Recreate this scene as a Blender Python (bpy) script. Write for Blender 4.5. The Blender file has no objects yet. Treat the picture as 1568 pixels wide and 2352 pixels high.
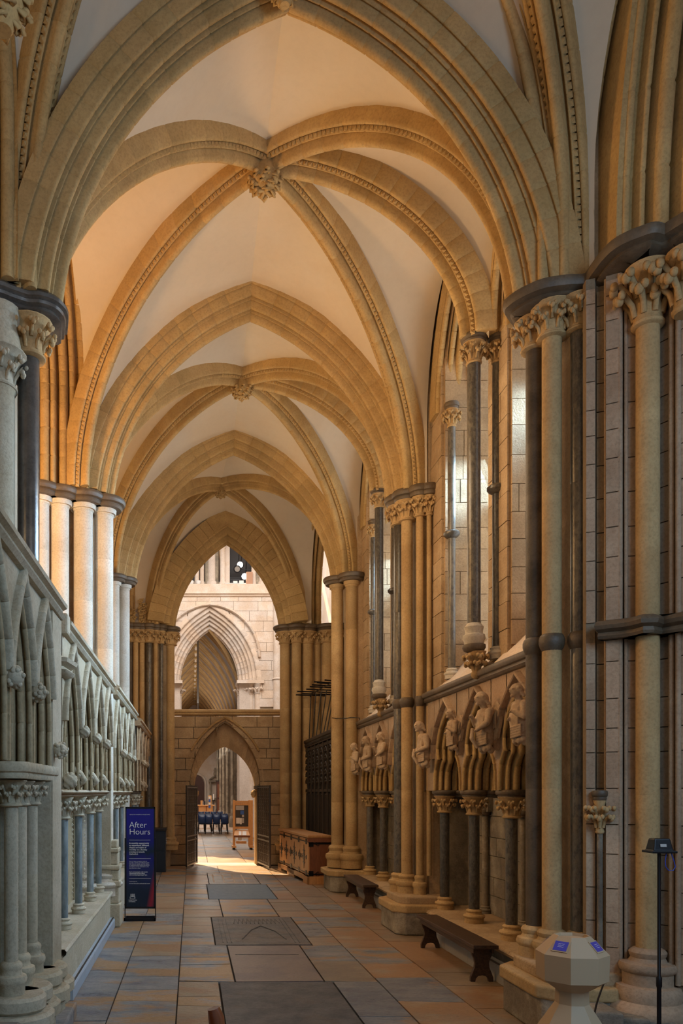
import bpy, math, random
from mathutils import Vector, noise
from math import sin, cos, pi, sqrt, radians
random.seed(7)
C = bpy.context.scene
COL = C.collection
V = Vector

# ------------------------------------------------------------------ camera, world, sun, exposure
cam_d = bpy.data.cameras.new('camera'); cam = bpy.data.objects.new('camera', cam_d); COL.objects.link(cam)
cam.location = (0, 0, 1.75); cam.rotation_euler = (pi / 2, 0, 0)
cam_d.sensor_fit = 'AUTO'; cam_d.sensor_width = 36
cam_d.lens = 1800 / 2352 * 36
cam_d.shift_x = (784 - 440) / 2352; cam_d.shift_y = (1819 - 1176) / 2352
cam_d.clip_start = 0.05; cam_d.clip_end = 300
C.camera = cam
w = bpy.data.worlds.new('sky'); C.world = w; w.use_nodes = True
bg = w.node_tree.nodes['Background']; bg.inputs[0].default_value = (0.78, 0.88, 1.0, 1); bg.inputs[1].default_value = 0.16
C.view_settings.view_transform = 'Standard'; C.view_settings.look = 'None'
C.view_settings.exposure = 0.3; C.view_settings.gamma = 1
C.view_settings.use_curve_mapping = False
C.cycles.max_bounces = 6; C.cycles.diffuse_bounces = 4; C.cycles.glossy_bounces = 2; C.cycles.adaptive_threshold = 0.03

def light(name, kind, loc, energy, col, size=1.0, sy=None, target=None, spread=None):
    d = bpy.data.lights.new(name, kind); d.energy = energy; d.color = col
    if kind == 'AREA':
        d.shape = 'RECTANGLE'; d.size = size; d.size_y = sy or size
        if spread: d.spread = spread
    elif kind == 'SUN': d.angle = radians(0.6)
    else: d.shadow_soft_size = size
    o = bpy.data.objects.new(name, d); COL.objects.link(o); o.location = loc
    if target is not None:
        o.rotation_euler = (V(target) - V(loc)).to_track_quat('-Z', 'Y').to_euler()
    return o
SUNDIR = V((1.12, -2.7, -2.86))
light('sun', 'SUN', (-10, 40, 40), 9.0, (1.0, 0.66, 0.34), target=V((-10, 40, 40)) + SUNDIR)
DAY = (0.42, 0.70, 1.0); WARM = (1.0, 0.62, 0.25)
for k in range(2):                       # daylight through the two lancets of each bay
    for y in (7.1, 8.95):
        light('window_daylight', 'AREA', (3.62, y + 4.05 * k, 5.4), (95 if y < 8 else 200) if k == 0 else 170, DAY, 3.6, .8, target=(-3.0, y + 4.05 * k - .3, 2.6), spread=radians(82))
light('window_daylight', 'AREA', (3.4, 0.6, 4.2), 125, DAY, 3.0, 2.2, target=(-1.5, 5.0, 1.8))
light('choir_lamp', 'POINT', (-2.5, 7.7, 4.9), 240, (1.0, 0.55, 0.20), 0.25)
light('choir_lamp', 'POINT', (-2.9, 12.4, 4.9), 90, WARM, 0.25)
light('choir_lamp', 'POINT', (-3.0, 2.6, 5.0), 45, WARM, 0.25)
light('aisle_fill', 'POINT', (1.6, 8.0, 5.2), 62, (1.0, 0.74, 0.46), 0.5)  # aisle points are added warm fill for vault and piers, no real fixtures
light('aisle_fill', 'POINT', (1.3, 12.1, 5.2), 44, (1.0, 0.78, 0.54), 0.5)
light('aisle_fill', 'POINT', (0.9, 16.2, 5.0), 44, (1.0, 0.78, 0.54), 0.5)
light('aisle_fill', 'POINT', (1.0, 3.0, 5.0), 18, (1.0, 0.66, 0.36), 0.6)
light('nave_fill', 'AREA', (0.6, 46, 5.4), 480, (1.0, 0.88, 0.76), 1.6, 20, target=(0.6, 46, 0))  # added fill that brightens the nave interior, no such fixture there
light('transept_fill', 'AREA', (1.0, 24.3, 11.0), 620, (1.0, 0.93, 0.86), 7, 5, target=(1.0, 27.2, 1.0))  # added area fill standing in for the general transept brightness
light('nave_fill', 'AREA', (0.2, 41, 5.6), 130, (1.0, 0.88, 0.76), 1.6, 18, target=(0.2, 41, 9))  # second added nave fill, aimed up at the vault

# ------------------------------------------------------------------ materials
def nodes(name):
    m = bpy.data.materials.new(name); m.use_nodes = True
    nt = m.node_tree; return m, nt, nt.nodes['Principled BSDF']
def nd(nt, t, **kw):
    n = nt.nodes.new(t)
    for k, v in kw.items():
        if k in n.inputs.keys() if hasattr(n.inputs, 'keys') else False: n.inputs[k].default_value = v
        else: setattr(n, k, v)
    return n
def rgba(c): return (c[0], c[1], c[2], 1)
def stone(name, a, b, rough=0.85, scale=2.2, bump=0.25, rnd=0.25, stain=None, stain_amt=0.5, spec=0.3, stretch=(1, 1, 1), fine=45, famt=0.45):
    m, nt, p = nodes(name); L = nt.links
    geo = nt.nodes.new('ShaderNodeNewGeometry'); mp = nt.nodes.new('ShaderNodeMapping'); mp.inputs['Scale'].default_value = stretch
    L.new(geo.outputs['Position'], mp.inputs['Vector'])
    oi = nt.nodes.new('ShaderNodeObjectInfo')
    n1 = nd(nt, 'ShaderNodeTexNoise', Scale=scale, Detail=8.0, Roughness=0.65)
    n2 = nd(nt, 'ShaderNodeTexNoise', Scale=fine, Detail=6.0, Roughness=0.7)
    L.new(mp.outputs[0], n1.inputs['Vector']); L.new(mp.outputs[0], n2.inputs['Vector'])
    r1 = nt.nodes.new('ShaderNodeValToRGB'); r1.color_ramp.elements[0].position = 0.32; r1.color_ramp.elements[1].position = 0.68
    r1.color_ramp.elements[0].color = rgba(a); r1.color_ramp.elements[1].color = rgba(b)
    L.new(n1.outputs['Fac'], r1.inputs[0])
    col = r1.outputs[0]
    if stain:
        n3 = nd(nt, 'ShaderNodeTexNoise', Scale=scale * 0.55, Detail=7.0, Roughness=0.62); L.new(mp.outputs[0], n3.inputs['Vector'])
        mth = nt.nodes.new('ShaderNodeMath'); mth.operation = 'MULTIPLY_ADD'; L.new(oi.outputs['Random'], mth.inputs[0]); mth.inputs[1].default_value = 0.16
        L.new(n3.outputs['Fac'], mth.inputs[2])
        r3 = nt.nodes.new('ShaderNodeValToRGB'); r3.color_ramp.elements[0].position = 0.55; r3.color_ramp.elements[1].position = 0.64
        L.new(mth.outputs[0], r3.inputs[0])
        mm = nt.nodes.new('ShaderNodeMath'); mm.operation = 'MULTIPLY'; mm.inputs[1].default_value = stain_amt; L.new(r3.outputs[0], mm.inputs[0])
        mx = nt.nodes.new('ShaderNodeMixRGB'); L.new(mm.outputs[0], mx.inputs[0]); L.new(col, mx.inputs[1]); mx.inputs[2].default_value = rgba(stain)
        col = mx.outputs[0]
    hs = nt.nodes.new('ShaderNodeHueSaturation'); mr = nt.nodes.new('ShaderNodeMapRange')
    mr.inputs['To Min'].default_value = 1 - rnd; mr.inputs['To Max'].default_value = 1 + rnd
    L.new(oi.outputs['Random'], mr.inputs[0]); L.new(mr.outputs[0], hs.inputs['Value']); L.new(col, hs.inputs['Color'])
    mf = nt.nodes.new('ShaderNodeMixRGB'); mf.blend_type = 'MULTIPLY'; mf.inputs[0].default_value = famt
    r2 = nt.nodes.new('ShaderNodeValToRGB'); r2.color_ramp.elements[0].position = 0.3; r2.color_ramp.elements[1].position = 0.55
    r2.color_ramp.elements[0].color = (0.45, 0.42, 0.38, 1); r2.color_ramp.elements[1].color = (1, 1, 1, 1)
    L.new(n2.outputs['Fac'], r2.inputs[0]); L.new(hs.outputs[0], mf.inputs[1]); L.new(r2.outputs[0], mf.inputs[2])
    L.new(mf.outputs[0], p.inputs['Base Color'])
    p.inputs['Roughness'].default_value = rough; p.inputs['Specular IOR Level'].default_value = spec
    ad = nt.nodes.new('ShaderNodeMath'); ad.operation = 'ADD'; L.new(n1.outputs['Fac'], ad.inputs[0]); L.new(n2.outputs['Fac'], ad.inputs[1])
    bp = nt.nodes.new('ShaderNodeBump'); bp.inputs['Strength'].default_value = bump; bp.inputs['Distance'].default_value = 0.02
    L.new(ad.outputs[0], bp.inputs['Height']); L.new(bp.outputs[0], p.inputs['Normal'])
    return m
def plain(name, c, rough=0.5, metal=0.0, spec=0.5, emit=None, es=1.0):
    m, nt, p = nodes(name); p.inputs['Base Color'].default_value = rgba(c); p.inputs['Roughness'].default_value = rough
    p.inputs['Metallic'].default_value = metal; p.inputs['Specular IOR Level'].default_value = spec
    nn = nd(nt, 'ShaderNodeTexNoise', Scale=60.0, Detail=3.0); bp = nt.nodes.new('ShaderNodeBump'); bp.inputs['Strength'].default_value = 0.05
    nt.links.new(nn.outputs['Fac'], bp.inputs['Height']); nt.links.new(bp.outputs[0], p.inputs['Normal'])
    if emit: p.inputs['Emission Color'].default_value = rgba(emit); p.inputs['Emission Strength'].default_value = es
    return m
def wood(name, a, b, scale=(14, 14, 1.2), rough=0.45, bump=0.15):
    return stone(name, a, b, rough=rough, scale=3.0, bump=bump, rnd=0.12, stretch=scale, fine=12, spec=0.4)

M = dict(
    lime=stone('golden_limestone', (0.46, 0.30, 0.135), (0.62, 0.43, 0.215), rnd=0.12, stain=(0.36, 0.21, 0.09), stain_amt=0.35),
    rib=stone('rib_limestone', (0.46, 0.30, 0.12), (0.60, 0.41, 0.185), rnd=0.10, stain=(0.36, 0.22, 0.10), stain_amt=0.3, bump=0.2),
    ash=stone('ashlar_limestone', (0.44, 0.30, 0.17), (0.60, 0.44, 0.27), rnd=0.16, stain=(0.30, 0.19, 0.10), stain_amt=0.5, bump=0.5),
    pink=stone('pinkish_limestone', (0.41, 0.285, 0.19), (0.54, 0.395, 0.27), rnd=0.18, stain=(0.33, 0.20, 0.12), stain_amt=0.45, bump=0.35),
    grey=stone('greyed_limestone', (0.24, 0.21, 0.17), (0.47, 0.40, 0.30), rnd=0.22, stain=(0.16, 0.13, 0.10), stain_amt=0.6, bump=0.6, scale=4),
    pale=stone('pale_limestone', (0.55, 0.50, 0.42), (0.68, 0.63, 0.54), rnd=0.10, stain=(0.42, 0.33, 0.22), stain_amt=0.35, bump=0.25),
    cool=stone('cool_limestone', (0.42, 0.36, 0.26), (0.60, 0.53, 0.40), rnd=0.10, stain=(0.34, 0.27, 0.16), stain_amt=0.4, bump=0.35),
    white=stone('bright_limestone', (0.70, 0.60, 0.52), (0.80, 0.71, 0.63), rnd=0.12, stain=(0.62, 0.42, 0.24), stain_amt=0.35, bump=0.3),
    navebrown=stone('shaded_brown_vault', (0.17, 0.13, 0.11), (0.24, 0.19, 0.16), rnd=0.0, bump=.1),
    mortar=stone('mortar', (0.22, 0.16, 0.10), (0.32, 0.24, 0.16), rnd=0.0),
    plaster=stone('vault_plaster', (0.66, 0.57, 0.45), (0.72, 0.63, 0.51), rnd=0.02, stain=(0.70, 0.55, 0.38), stain_amt=0.35, bump=0.05, scale=.8, fine=14, famt=.06),
    marble=stone('dark_marble', (0.045, 0.04, 0.035), (0.13, 0.115, 0.095), rough=0.28, scale=55, bump=0.10, rnd=0.15, stain=(0.26, 0.22, 0.16), stain_amt=0.32, spec=0.6, fine=120, stretch=(1, 1, .5)),
    marblebrown=stone('brown_marble', (0.045, 0.033, 0.022), (0.11, 0.082, 0.055), rough=0.5, scale=6, bump=0.3, rnd=0.15, stain=(0.19, 0.14, 0.09), stain_amt=0.3, spec=0.4, fine=90),
    fig=stone('carved_figure_stone', (0.50, 0.36, 0.24), (0.64, 0.48, 0.33), rnd=0.05, stain=(0.36, 0.24, 0.14), stain_amt=0.5, bump=0.2),
    recess=stone('shaded_recess_stone', (0.30, 0.23, 0.13), (0.46, 0.37, 0.23), rnd=0.1, stain=(0.24, 0.17, 0.09), stain_amt=0.4, bump=0.25),  # darker version of the screen stone, niche shade put into the colour
    blackab=stone('polished_abacus_marble', (0.06, 0.055, 0.05), (0.13, 0.115, 0.10), rough=0.2, scale=5, bump=0.1, rnd=0.05, spec=0.7),
    mottle=stone('mottled_blue_grey_marble', (0.10, 0.13, 0.14), (0.30, 0.34, 0.34), rough=0.35, scale=14, bump=0.2, rnd=0.1, spec=0.6, stretch=(1, 1, .35)),
    abacus=stone('abacus_marble', (0.085, 0.056, 0.032), (0.17, 0.12, 0.075), rough=0.5, scale=5, bump=0.2, rnd=0.1, stain=(0.09, 0.07, 0.05), stain_amt=0.5, spec=0.55),
    slab=stone('paving_stone', (0.17, 0.18, 0.20), (0.37, 0.34, 0.31), rough=0.27, scale=1.7, bump=0.7, rnd=0.16, stain=(0.44, 0.24, 0.09), stain_amt=0.8, spec=0.5, stretch=(1, 2.2, 1), fine=22),
    slabwarm=stone('ochre_paving_stone', (0.25, 0.19, 0.14), (0.47, 0.34, 0.21), rough=0.30, scale=1.8, bump=0.7, rnd=0.16, stain=(0.36, 0.17, 0.06), stain_amt=0.7, spec=0.5, stretch=(1, 1.8, 1), fine=22),
    ledger=stone('dark_ledger_stone', (0.085, 0.082, 0.085), (0.24, 0.21, 0.19), rough=0.45, scale=4.5, bump=1.0, rnd=0.12, stain=(0.22, 0.14, 0.09), stain_amt=0.4, spec=0.45, fine=30),
    ledgerblue=stone('blue_ledger_stone', (0.10, 0.15, 0.21), (0.17, 0.23, 0.29), rough=0.5, scale=12, bump=0.6, rnd=0.05, fine=60, spec=0.5),
    ledgerred=stone('plum_ledger_stone', (0.12, 0.085, 0.09), (0.20, 0.14, 0.12), rough=0.42, scale=3, bump=0.3, rnd=0.05, fine=30, spec=0.5, stain=(0.25, 0.17, 0.12)),
    joint=plain('floor_joint', (0.035, 0.03, 0.028), 0.9),
    oakdark=wood('black_oak', (0.018, 0.013, 0.010), (0.045, 0.033, 0.024)),
    oakchest=wood('lit_chest_oak', (0.52, 0.25, 0.09), (0.70, 0.38, 0.16), scale=(16, 16, 1.0)),  # raised tone, light on the chest front is put into the colour
    oakred=wood('red_brown_oak', (0.19, 0.065, 0.028), (0.27, 0.10, 0.045)),
    bench=wood('bench_oak', (0.045, 0.024, 0.015), (0.10, 0.055, 0.032), scale=(14, 1.0, 14)),
    ply=plain('pale_plywood', (0.44, 0.31, 0.19), 0.6),
    beech=wood('beech_wood', (0.66, 0.34, 0.13), (0.78, 0.43, 0.18), scale=(14, 14, 1)),
    door=wood('dark_red_door', (0.07, 0.025, 0.02), (0.12, 0.05, 0.035)),
    iron=plain('black_iron', (0.016, 0.014, 0.013), 0.45, 0.6),
    irongate=plain('worn_gate_iron', (0.10, 0.085, 0.07), 0.4, 0.7),
    black=plain('black_metal', (0.008, 0.008, 0.011), 0.35, 0.3),
    navy=plain('navy_paint', (0.012, 0.02, 0.035), 0.35),
    heater=plain('grey_enamel', (0.34, 0.40, 0.46), 0.35),
    heaterr=plain('cream_enamel', (0.36, 0.34, 0.31), 0.4),
    blue=plain('blue_plastic', (0.012, 0.035, 0.11), 0.3),
    cord=plain('blue_cord', (0.02, 0.05, 0.35), 0.5),
    white_ink=plain('white_print', (0.80, 0.80, 0.82), 0.5),
    paper=plain('paper', (0.75, 0.74, 0.72), 0.6), grey_paper=plain('grey_paper', (0.42, 0.40, 0.38), 0.6),
    dark_board=plain('dark_board', (0.03, 0.03, 0.035), 0.5), photo_blue=plain('blue_print', (0.03, 0.12, 0.45), 0.5),
    glass_day=plain('daylit_window_glass', (0.7, 0.8, 0.9), 0.3, emit=(0.80, 0.90, 1.0), es=1.3),
    lamp_on=plain('lit_lamp', (1, 1, 1), 0.3, emit=(1.0, 0.92, 0.80), es=30.0),
    steel=plain('steel', (0.5, 0.5, 0.5), 0.3, 0.9),
    staff=plain('polished_red_wood', (0.20, 0.055, 0.02), 0.2),
    screen_on=plain('lit_blue_screen', (0.02, 0.02, 0.1), 0.2, emit=(0.05, 0.05, 0.34), es=0.35),
    speaker=plain('tan_panel', (0.45, 0.24, 0.14), 0.6),
)
def poster_mat():
    m, nt, p = nodes('blue_poster_print'); L = nt.links
    tc = nt.nodes.new('ShaderNodeTexCoord'); sp = nt.nodes.new('ShaderNodeSeparateXYZ'); L.new(tc.outputs['Object'], sp.inputs[0])
    r = nt.nodes.new('ShaderNodeValToRGB'); e = r.color_ramp.elements
    mr = nt.nodes.new('ShaderNodeMapRange'); mr.inputs[1].default_value = 0.17; mr.inputs[2].default_value = 1.5
    n = nd(nt, 'ShaderNodeTexNoise', Scale=2.6, Detail=1.0); mp = nt.nodes.new('ShaderNodeMapping'); mp.inputs['Scale'].default_value = (2.5, 1, 0.9)
    L.new(tc.outputs['Object'], mp.inputs[0]); L.new(mp.outputs[0], n.inputs['Vector'])
    ma = nt.nodes.new('ShaderNodeMath'); ma.operation = 'MULTIPLY_ADD'; ma.inputs[1].default_value = 0.30; L.new(n.outputs['Fac'], ma.inputs[0]); L.new(sp.outputs['Z'], ma.inputs[2])
    L.new(ma.outputs[0], mr.inputs[0])
    e[0].position = 0; e[0].color = (0.004, 0.015, 0.03, 1); e[1].position = 1; e[1].color = (0.012, 0.010, 0.22, 1)
    for pos, c in ((.30, (0.005, 0.015, 0.04, 1)), (.42, (0.012, 0.02, 0.09, 1)), (.62, (0.012, 0.012, 0.17, 1)), (.70, (0.006, 0.02, 0.045, 1)), (.82, (0.01, 0.012, 0.16, 1))):
        q = e.new(pos); q.color = c
    L.new(mr.outputs[0], r.inputs[0])
    wv = nt.nodes.new('ShaderNodeMath'); wv.operation = 'MULTIPLY_ADD'; L.new(sp.outputs['Z'], wv.inputs[0]); wv.inputs[1].default_value = -0.18; L.new(sp.outputs['X'], wv.inputs[2])
    r2 = nt.nodes.new('ShaderNodeValToRGB'); f = r2.color_ramp.elements; f[0].position = .045; f[0].color = (0, 0, 0, 1); f[1].position = .10; f[1].color = (1, 1, 1, 1)
    q = f.new(.16); q.color = (0.15, .15, .15, 1)
    L.new(wv.outputs[0], r2.inputs[0])
    r3 = nt.nodes.new('ShaderNodeMapRange'); r3.inputs[1].default_value = 0.95; r3.inputs[2].default_value = 0.45; L.new(sp.outputs['Z'], r3.inputs[0])
    mu = nt.nodes.new('ShaderNodeMath'); mu.operation = 'MULTIPLY'; L.new(r2.outputs[0], mu.inputs[0]); L.new(r3.outputs[0], mu.inputs[1])
    mx = nt.nodes.new('ShaderNodeMixRGB'); L.new(mu.outputs[0], mx.inputs[0]); L.new(r.outputs[0], mx.inputs[1]); mx.inputs[2].default_value = (0.30, 0.012, 0.03, 1)
    L.new(mx.outputs[0], p.inputs['Base Color']); p.inputs['Roughness'].default_value = 0.25
    L.new(mx.outputs[0], p.inputs['Emission Color']); p.inputs['Emission Strength'].default_value = 0.0
    return m
M['poster'] = poster_mat()

# ------------------------------------------------------------------ helpers
def at(px, Y, py=None):
    x = (px - 440) / 1800 * Y
    return x if py is None else V((x, Y, 1.75 + (1819 - py) / 1800 * Y))
ORG = {}
def org(o): return ORG.get(o.name, V((0, 0, 0))) if o else V((0, 0, 0))
def link(o, parent, og):
    COL.objects.link(o)
    if parent: o.parent = parent
    ORG[o.name] = og
    return o
def tag(o, label=None, cat=None, group=None, kind=None):
    if label: o['label'] = label
    if cat: o['category'] = cat
    if group: o['group'] = group
    if kind: o['kind'] = kind
    return o
def thing(name, loc, label, cat, group=None):
    o = bpy.data.objects.new(name, None); o.location = loc; o.empty_display_size = .1
    link(o, None, V(loc)); return tag(o, label, cat, group)
def dup(root, loc, label=None, rz=None, group=None, sc=None):
    def cp(o, par):
        c = o.copy(); COL.objects.link(c); c.parent = par; ORG[c.name] = V(loc)
        for ch in KIDS.get(o.name, ()): cp(ch, c)
        KIDS[c.name] = list(c.children)
        return c
    KIDS.clear(); 
    for o in COL.objects:
        if o.parent: KIDS.setdefault(o.parent.name, []).append(o)
    r = root.copy(); COL.objects.link(r); r.location = loc
    if rz is not None: r.rotation_euler = (0, 0, rz)
    if sc: r.scale = sc
    if label: r['label'] = label
    if group: r['group'] = group
    for ch in KIDS.get(root.name, []): cp(ch, r)
    return r
KIDS = {}
class MB:
    def __init__(s): s.v = []; s.f = []
    def add(s, vs, fs):
        n = len(s.v); s.v += [tuple(p) for p in vs]; s.f += [tuple(i + n for i in f) for f in fs]; return s
    def box(s, x0, x1, y0, y1, z0, z1):
        return s.add([(x, y, z) for x in (x0, x1) for y in (y0, y1) for z in (z0, z1)],
                     [(0, 1, 3, 2), (4, 6, 7, 5), (0, 4, 5, 1), (2, 3, 7, 6), (0, 2, 6, 4), (1, 5, 7, 3)])
    def prism(s, poly, z0, z1):          # poly in x, y
        n = len(poly); vs = [(p[0], p[1], z0) for p in poly] + [(p[0], p[1], z1) for p in poly]
        return s.add(vs, [tuple(range(n))[::-1], tuple(range(n, 2 * n))] + [(i, (i + 1) % n, n + (i + 1) % n, n + i) for i in range(n)])
    def slabquad(s, q, d):               # q: four points, thickness vector d
        q = [V(p) for p in q]; d = V(d)
        return s.add(q + [p + d for p in q], [(0, 1, 2, 3), (7, 6, 5, 4)] + [(i, i + 4, (i + 1) % 4 + 4, (i + 1) % 4) for i in range(4)])
    def lathe(s, cx, cy, prof, n=20, sx=1, sy=1):
        m = len(prof); vs = []
        for r, z in prof:
            for i in range(n):
                a = 2 * pi * i / n; vs.append((cx + r * cos(a) * sx, cy + r * sin(a) * sy, z))
        fs = [(j * n + i, j * n + (i + 1) % n, (j + 1) * n + (i + 1) % n, (j + 1) * n + i) for j in range(m - 1) for i in range(n)]
        fs += [tuple(range(n))[::-1], tuple(range((m - 1) * n, m * n))]
        return s.add(vs, fs)
    def tube(s, pts, r, n=8, cap=True):
        pts = [V(p) for p in pts]; m = len(pts); R = r if isinstance(r, (list, tuple)) else [r] * m; vs = []
        up = V((0, 0, 1)); pa = None
        for i, p in enumerate(pts):
            t = (pts[min(i + 1, m - 1)] - pts[max(i - 1, 0)]).normalized()
            a = pa - t * pa.dot(t) if pa else (up if abs(t.z) < .9 else V((1, 0, 0))).cross(t)
            if a.length < 1e-5: a = V((1, 0, 0)).cross(t)
            a.normalize(); pa = a; b = t.cross(a)
            vs += [p + (a * cos(2 * pi * k / n) + b * sin(2 * pi * k / n)) * R[i] for k in range(n)]
        fs = [(j * n + i, j * n + (i + 1) % n, (j + 1) * n + (i + 1) % n, (j + 1) * n + i) for j in range(m - 1) for i in range(n)]
        if cap: fs += [tuple(range(n))[::-1], tuple(range((m - 1) * n, m * n))]
        return s.add(vs, fs)
    def ball(s, c, r, sc=(1, 1, 1), n=8, m=6, f=None):
        c = V(c); vs = [c + V((0, 0, -r * sc[2]))]
        for j in range(1, m):
            ph = -pi / 2 + pi * j / m
            for i in range(n):
                a = 2 * pi * i / n; rr = r * (f(a, ph) if f else 1)
                vs.append(c + V((rr * cos(ph) * cos(a) * sc[0], rr * cos(ph) * sin(a) * sc[1], rr * sin(ph) * sc[2])))
        vs.append(c + V((0, 0, r * sc[2]))); k = len(vs) - 1
        fs = [(0, 1 + (i + 1) % n, 1 + i) for i in range(n)]
        fs += [(1 + j * n + i, 1 + j * n + (i + 1) % n, 1 + (j + 1) * n + (i + 1) % n, 1 + (j + 1) * n + i) for j in range(m - 2) for i in range(n)]
        fs += [(k, 1 + (m - 2) * n + i, 1 + (m - 2) * n + (i + 1) % n) for i in range(n)]
        return s.add(vs, fs)
    def grid(s, rows):
        n = len(rows[0]); vs = [p for r in rows for p in r]
        return s.add(vs, [(j * n + i, j * n + i + 1, (j + 1) * n + i + 1, (j + 1) * n + i) for j in range(len(rows) - 1) for i in range(n - 1)])
    def build(s, name, mat, parent=None, smooth=False, kind=None, label=None, ang=38):
        og = org(parent)
        me = bpy.data.meshes.new(name); me.from_pydata([(a - og.x, b - og.y, c - og.z) for a, b, c in s.v], [], s.f)
        if isinstance(mat, str): mat = M[mat]
        me.materials.append(mat)
        if smooth:
            me.polygons.foreach_set('use_smooth', [True] * len(me.polygons)); me.update(); me.set_sharp_from_angle(angle=radians(ang))
        me.update()
        o = bpy.data.objects.new(name, me); link(o, parent, og)
        if kind: o['kind'] = kind
        if label: o['label'] = label
        return o
def bevel(o, wd=.006, seg=2):
    b = o.modifiers.new('bevel', 'BEVEL'); b.width = wd; b.segments = seg; b.limit_method = 'ANGLE'; return o

# height-parametrised curves: springer (t=0) to apex (t=1)
def superc(ap, sp, p, zs0=None):
    ap = V(ap); sp = V(sp)
    def f(t):
        h = sin(t * pi / 2); s = max(0, 1 - h ** p) ** (1 / p); q = ap.lerp(sp, s); q.z = sp.z + h * (ap.z - sp.z); return q
    return f
def pointed(ap, sp):                     # circular arc of a two-centred arch
    ap = V(ap); sp = V(sp); hx = V((ap.x - sp.x, ap.y - sp.y, 0)); a = hx.length; ri = ap.z - sp.z; R = (ri * ri + a * a) / (2 * a); u = hx.normalized()
    if ri >= a:
        th = math.asin(min(1, ri / R))
        return lambda t: sp + u * (R - R * cos(th * t)) + V((0, 0, R * sin(th * t)))
    return superc(ap, sp, 2.0)
def flatarc(ap, sp, z0=5.28):
    lo = pointed(ap, (sp[0], sp[1], z0)); a, b = 0.0, 1.0
    for _ in range(30):
        m = (a + b) / 2
        if lo(m).z < sp[2]: a = m
        else: b = m
    return lambda t: lo(a + (1 - a) * t)
def stilt(f, z):                          # straight piece below the springing
    b = f(0)
    def g(t):
        k = .18
        return V((b.x, b.y, z + (b.z - z) * t / k)) if t < k else f((t - k) / (1 - k))
    return g
def sample(f, n): return [f(i / n) for i in range(n + 1)]
def rollprof(rolls, top, u0, u1, lip=.03, deep=None):
    """closed moulded section: rolls = (u, v, r); v is outward, the opening lies towards -v."""
    pts = [(u0, top)]
    first = rolls[0]; pts.append((u0, first[1] + lip))
    for i, (u, v, r) in enumerate(rolls):
        for k in range(7):
            a = radians(182 + 176 * k / 6); pts.append((u + r * cos(a), v + r * sin(a) + r))
        if i < len(rolls) - 1:
            u2, v2, r2 = rolls[i + 1]; h_ = max(v + r, v2 + r2) + (max(r, r2) * 1.6 if deep is None else deep); g_ = (u2 - r2 - u - r) * .18; pts += [(u + r + g_, h_ - .01), ((u + r + u2 - r2) / 2, h_), (u2 - r2 - g_, h_ - .01)]
    pts.append((u1, rolls[-1][1] + lip)); pts.append((u1, top))
    return pts
def mirror(half): return [(-u, v) for u, v in half[::-1]] + [(u, v) for u, v in half[1:]]
def sweep(path, N, prof, stones, mat, parent, ref, name='voussoir', mitre=True, joint=.006, kind=None, sub=3, one=False):
    """moulded course of stones along path; every stone its own mesh unless one=True"""
    N = V(N).normalized(); n = len(path); fr = []
    sg = None
    for i, p in enumerate(path):
        t = (path[min(i + 1, n - 1)] - path[max(i - 1, 0)]).normalized(); O = N.cross(t).normalized()
        if sg is None: sg = 1
        fr.append([p, O, t])
    k = n // 2; sg = 1 if fr[k][1].dot(fr[k][0] - V(ref)) > 0 else -1
    for q in fr: q[1] = q[1] * sg
    if mitre: fr[-1][1] = V((0, 0, 1)) * (1 / max(.3, fr[-1][1].z)) if abs(fr[-1][1].z) > .2 else fr[-1][1]
    def ring(x, sh=0):
        i = min(int(x), n - 2); a = x - i; p = fr[i][0].lerp(fr[i + 1][0], a); O = fr[i][1].lerp(fr[i + 1][1], a)
        return [p + N * (u * (1 - sh * 2)) + O * (v + sh * .6 if v < top else v) for u, v in prof]
    top = max(v for u, v in prof) - 1e-4; m = len(prof); res = []
    mb = MB()
    for s in range(stones):
        a = (n - 1) * s / stones; b = (n - 1) * (s + 1) / stones; e = (b - a) * .04
        xs = [(a, .012), (a + e, 0)] + [(a + (b - a) * j / sub, 0) for j in range(1, sub)] + [(b - e, 0), (b, .012)]
        rows = [ring(x, sh) for x, sh in xs]
        base = len(mb.v); vs = [p for r in rows for p in r]
        fs = [(j * m + i, j * m + (i + 1) % m, (j + 1) * m + (i + 1) % m, (j + 1) * m + i) for j in range(len(rows) - 1) for i in range(m)]
        if s == 0: fs.append(tuple(range(m)))
        mb.add(vs, fs)
        if not one:
            res.append(mb.build(name, mat, parent, True, kind, ang=45)); mb = MB()
    if one: res.append(mb.build(name, mat, parent, True, kind, ang=45))
    return res
def teeth(path, N, ref, u, v, mat, parent, size=.022, step=.05):
    """dogtooth: little pyramids in rows either side of a rib, one joined part"""
    mb = MB(); N = V(N).normalized(); L = 0; last = 0
    for i in range(len(path) - 1):
        p, q = path[i], path[i + 1]; d = (q - p).length; t = (q - p).normalized(); O = N.cross(t); O = O if O.dot(p - V(ref)) > 0 else -O
        x = last
        while x < d:
            c = p + t * x
            for sg in (-1, 1):
                b = c + N * (sg * u) + O * v; w = (N * sg - O).normalized(); side = w.cross(t)
                mb.add([b + t * size + side * size, b - t * size + side * size, b - t * size - side * size, b + t * size - side * size, b + w * size * 1.0],
                       [(0, 1, 4), (1, 2, 4), (2, 3, 4), (3, 0, 4)])
            x += step
        last = x - d
    return mb.build('dogtooth', mat, parent, kind='stuff')
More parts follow.
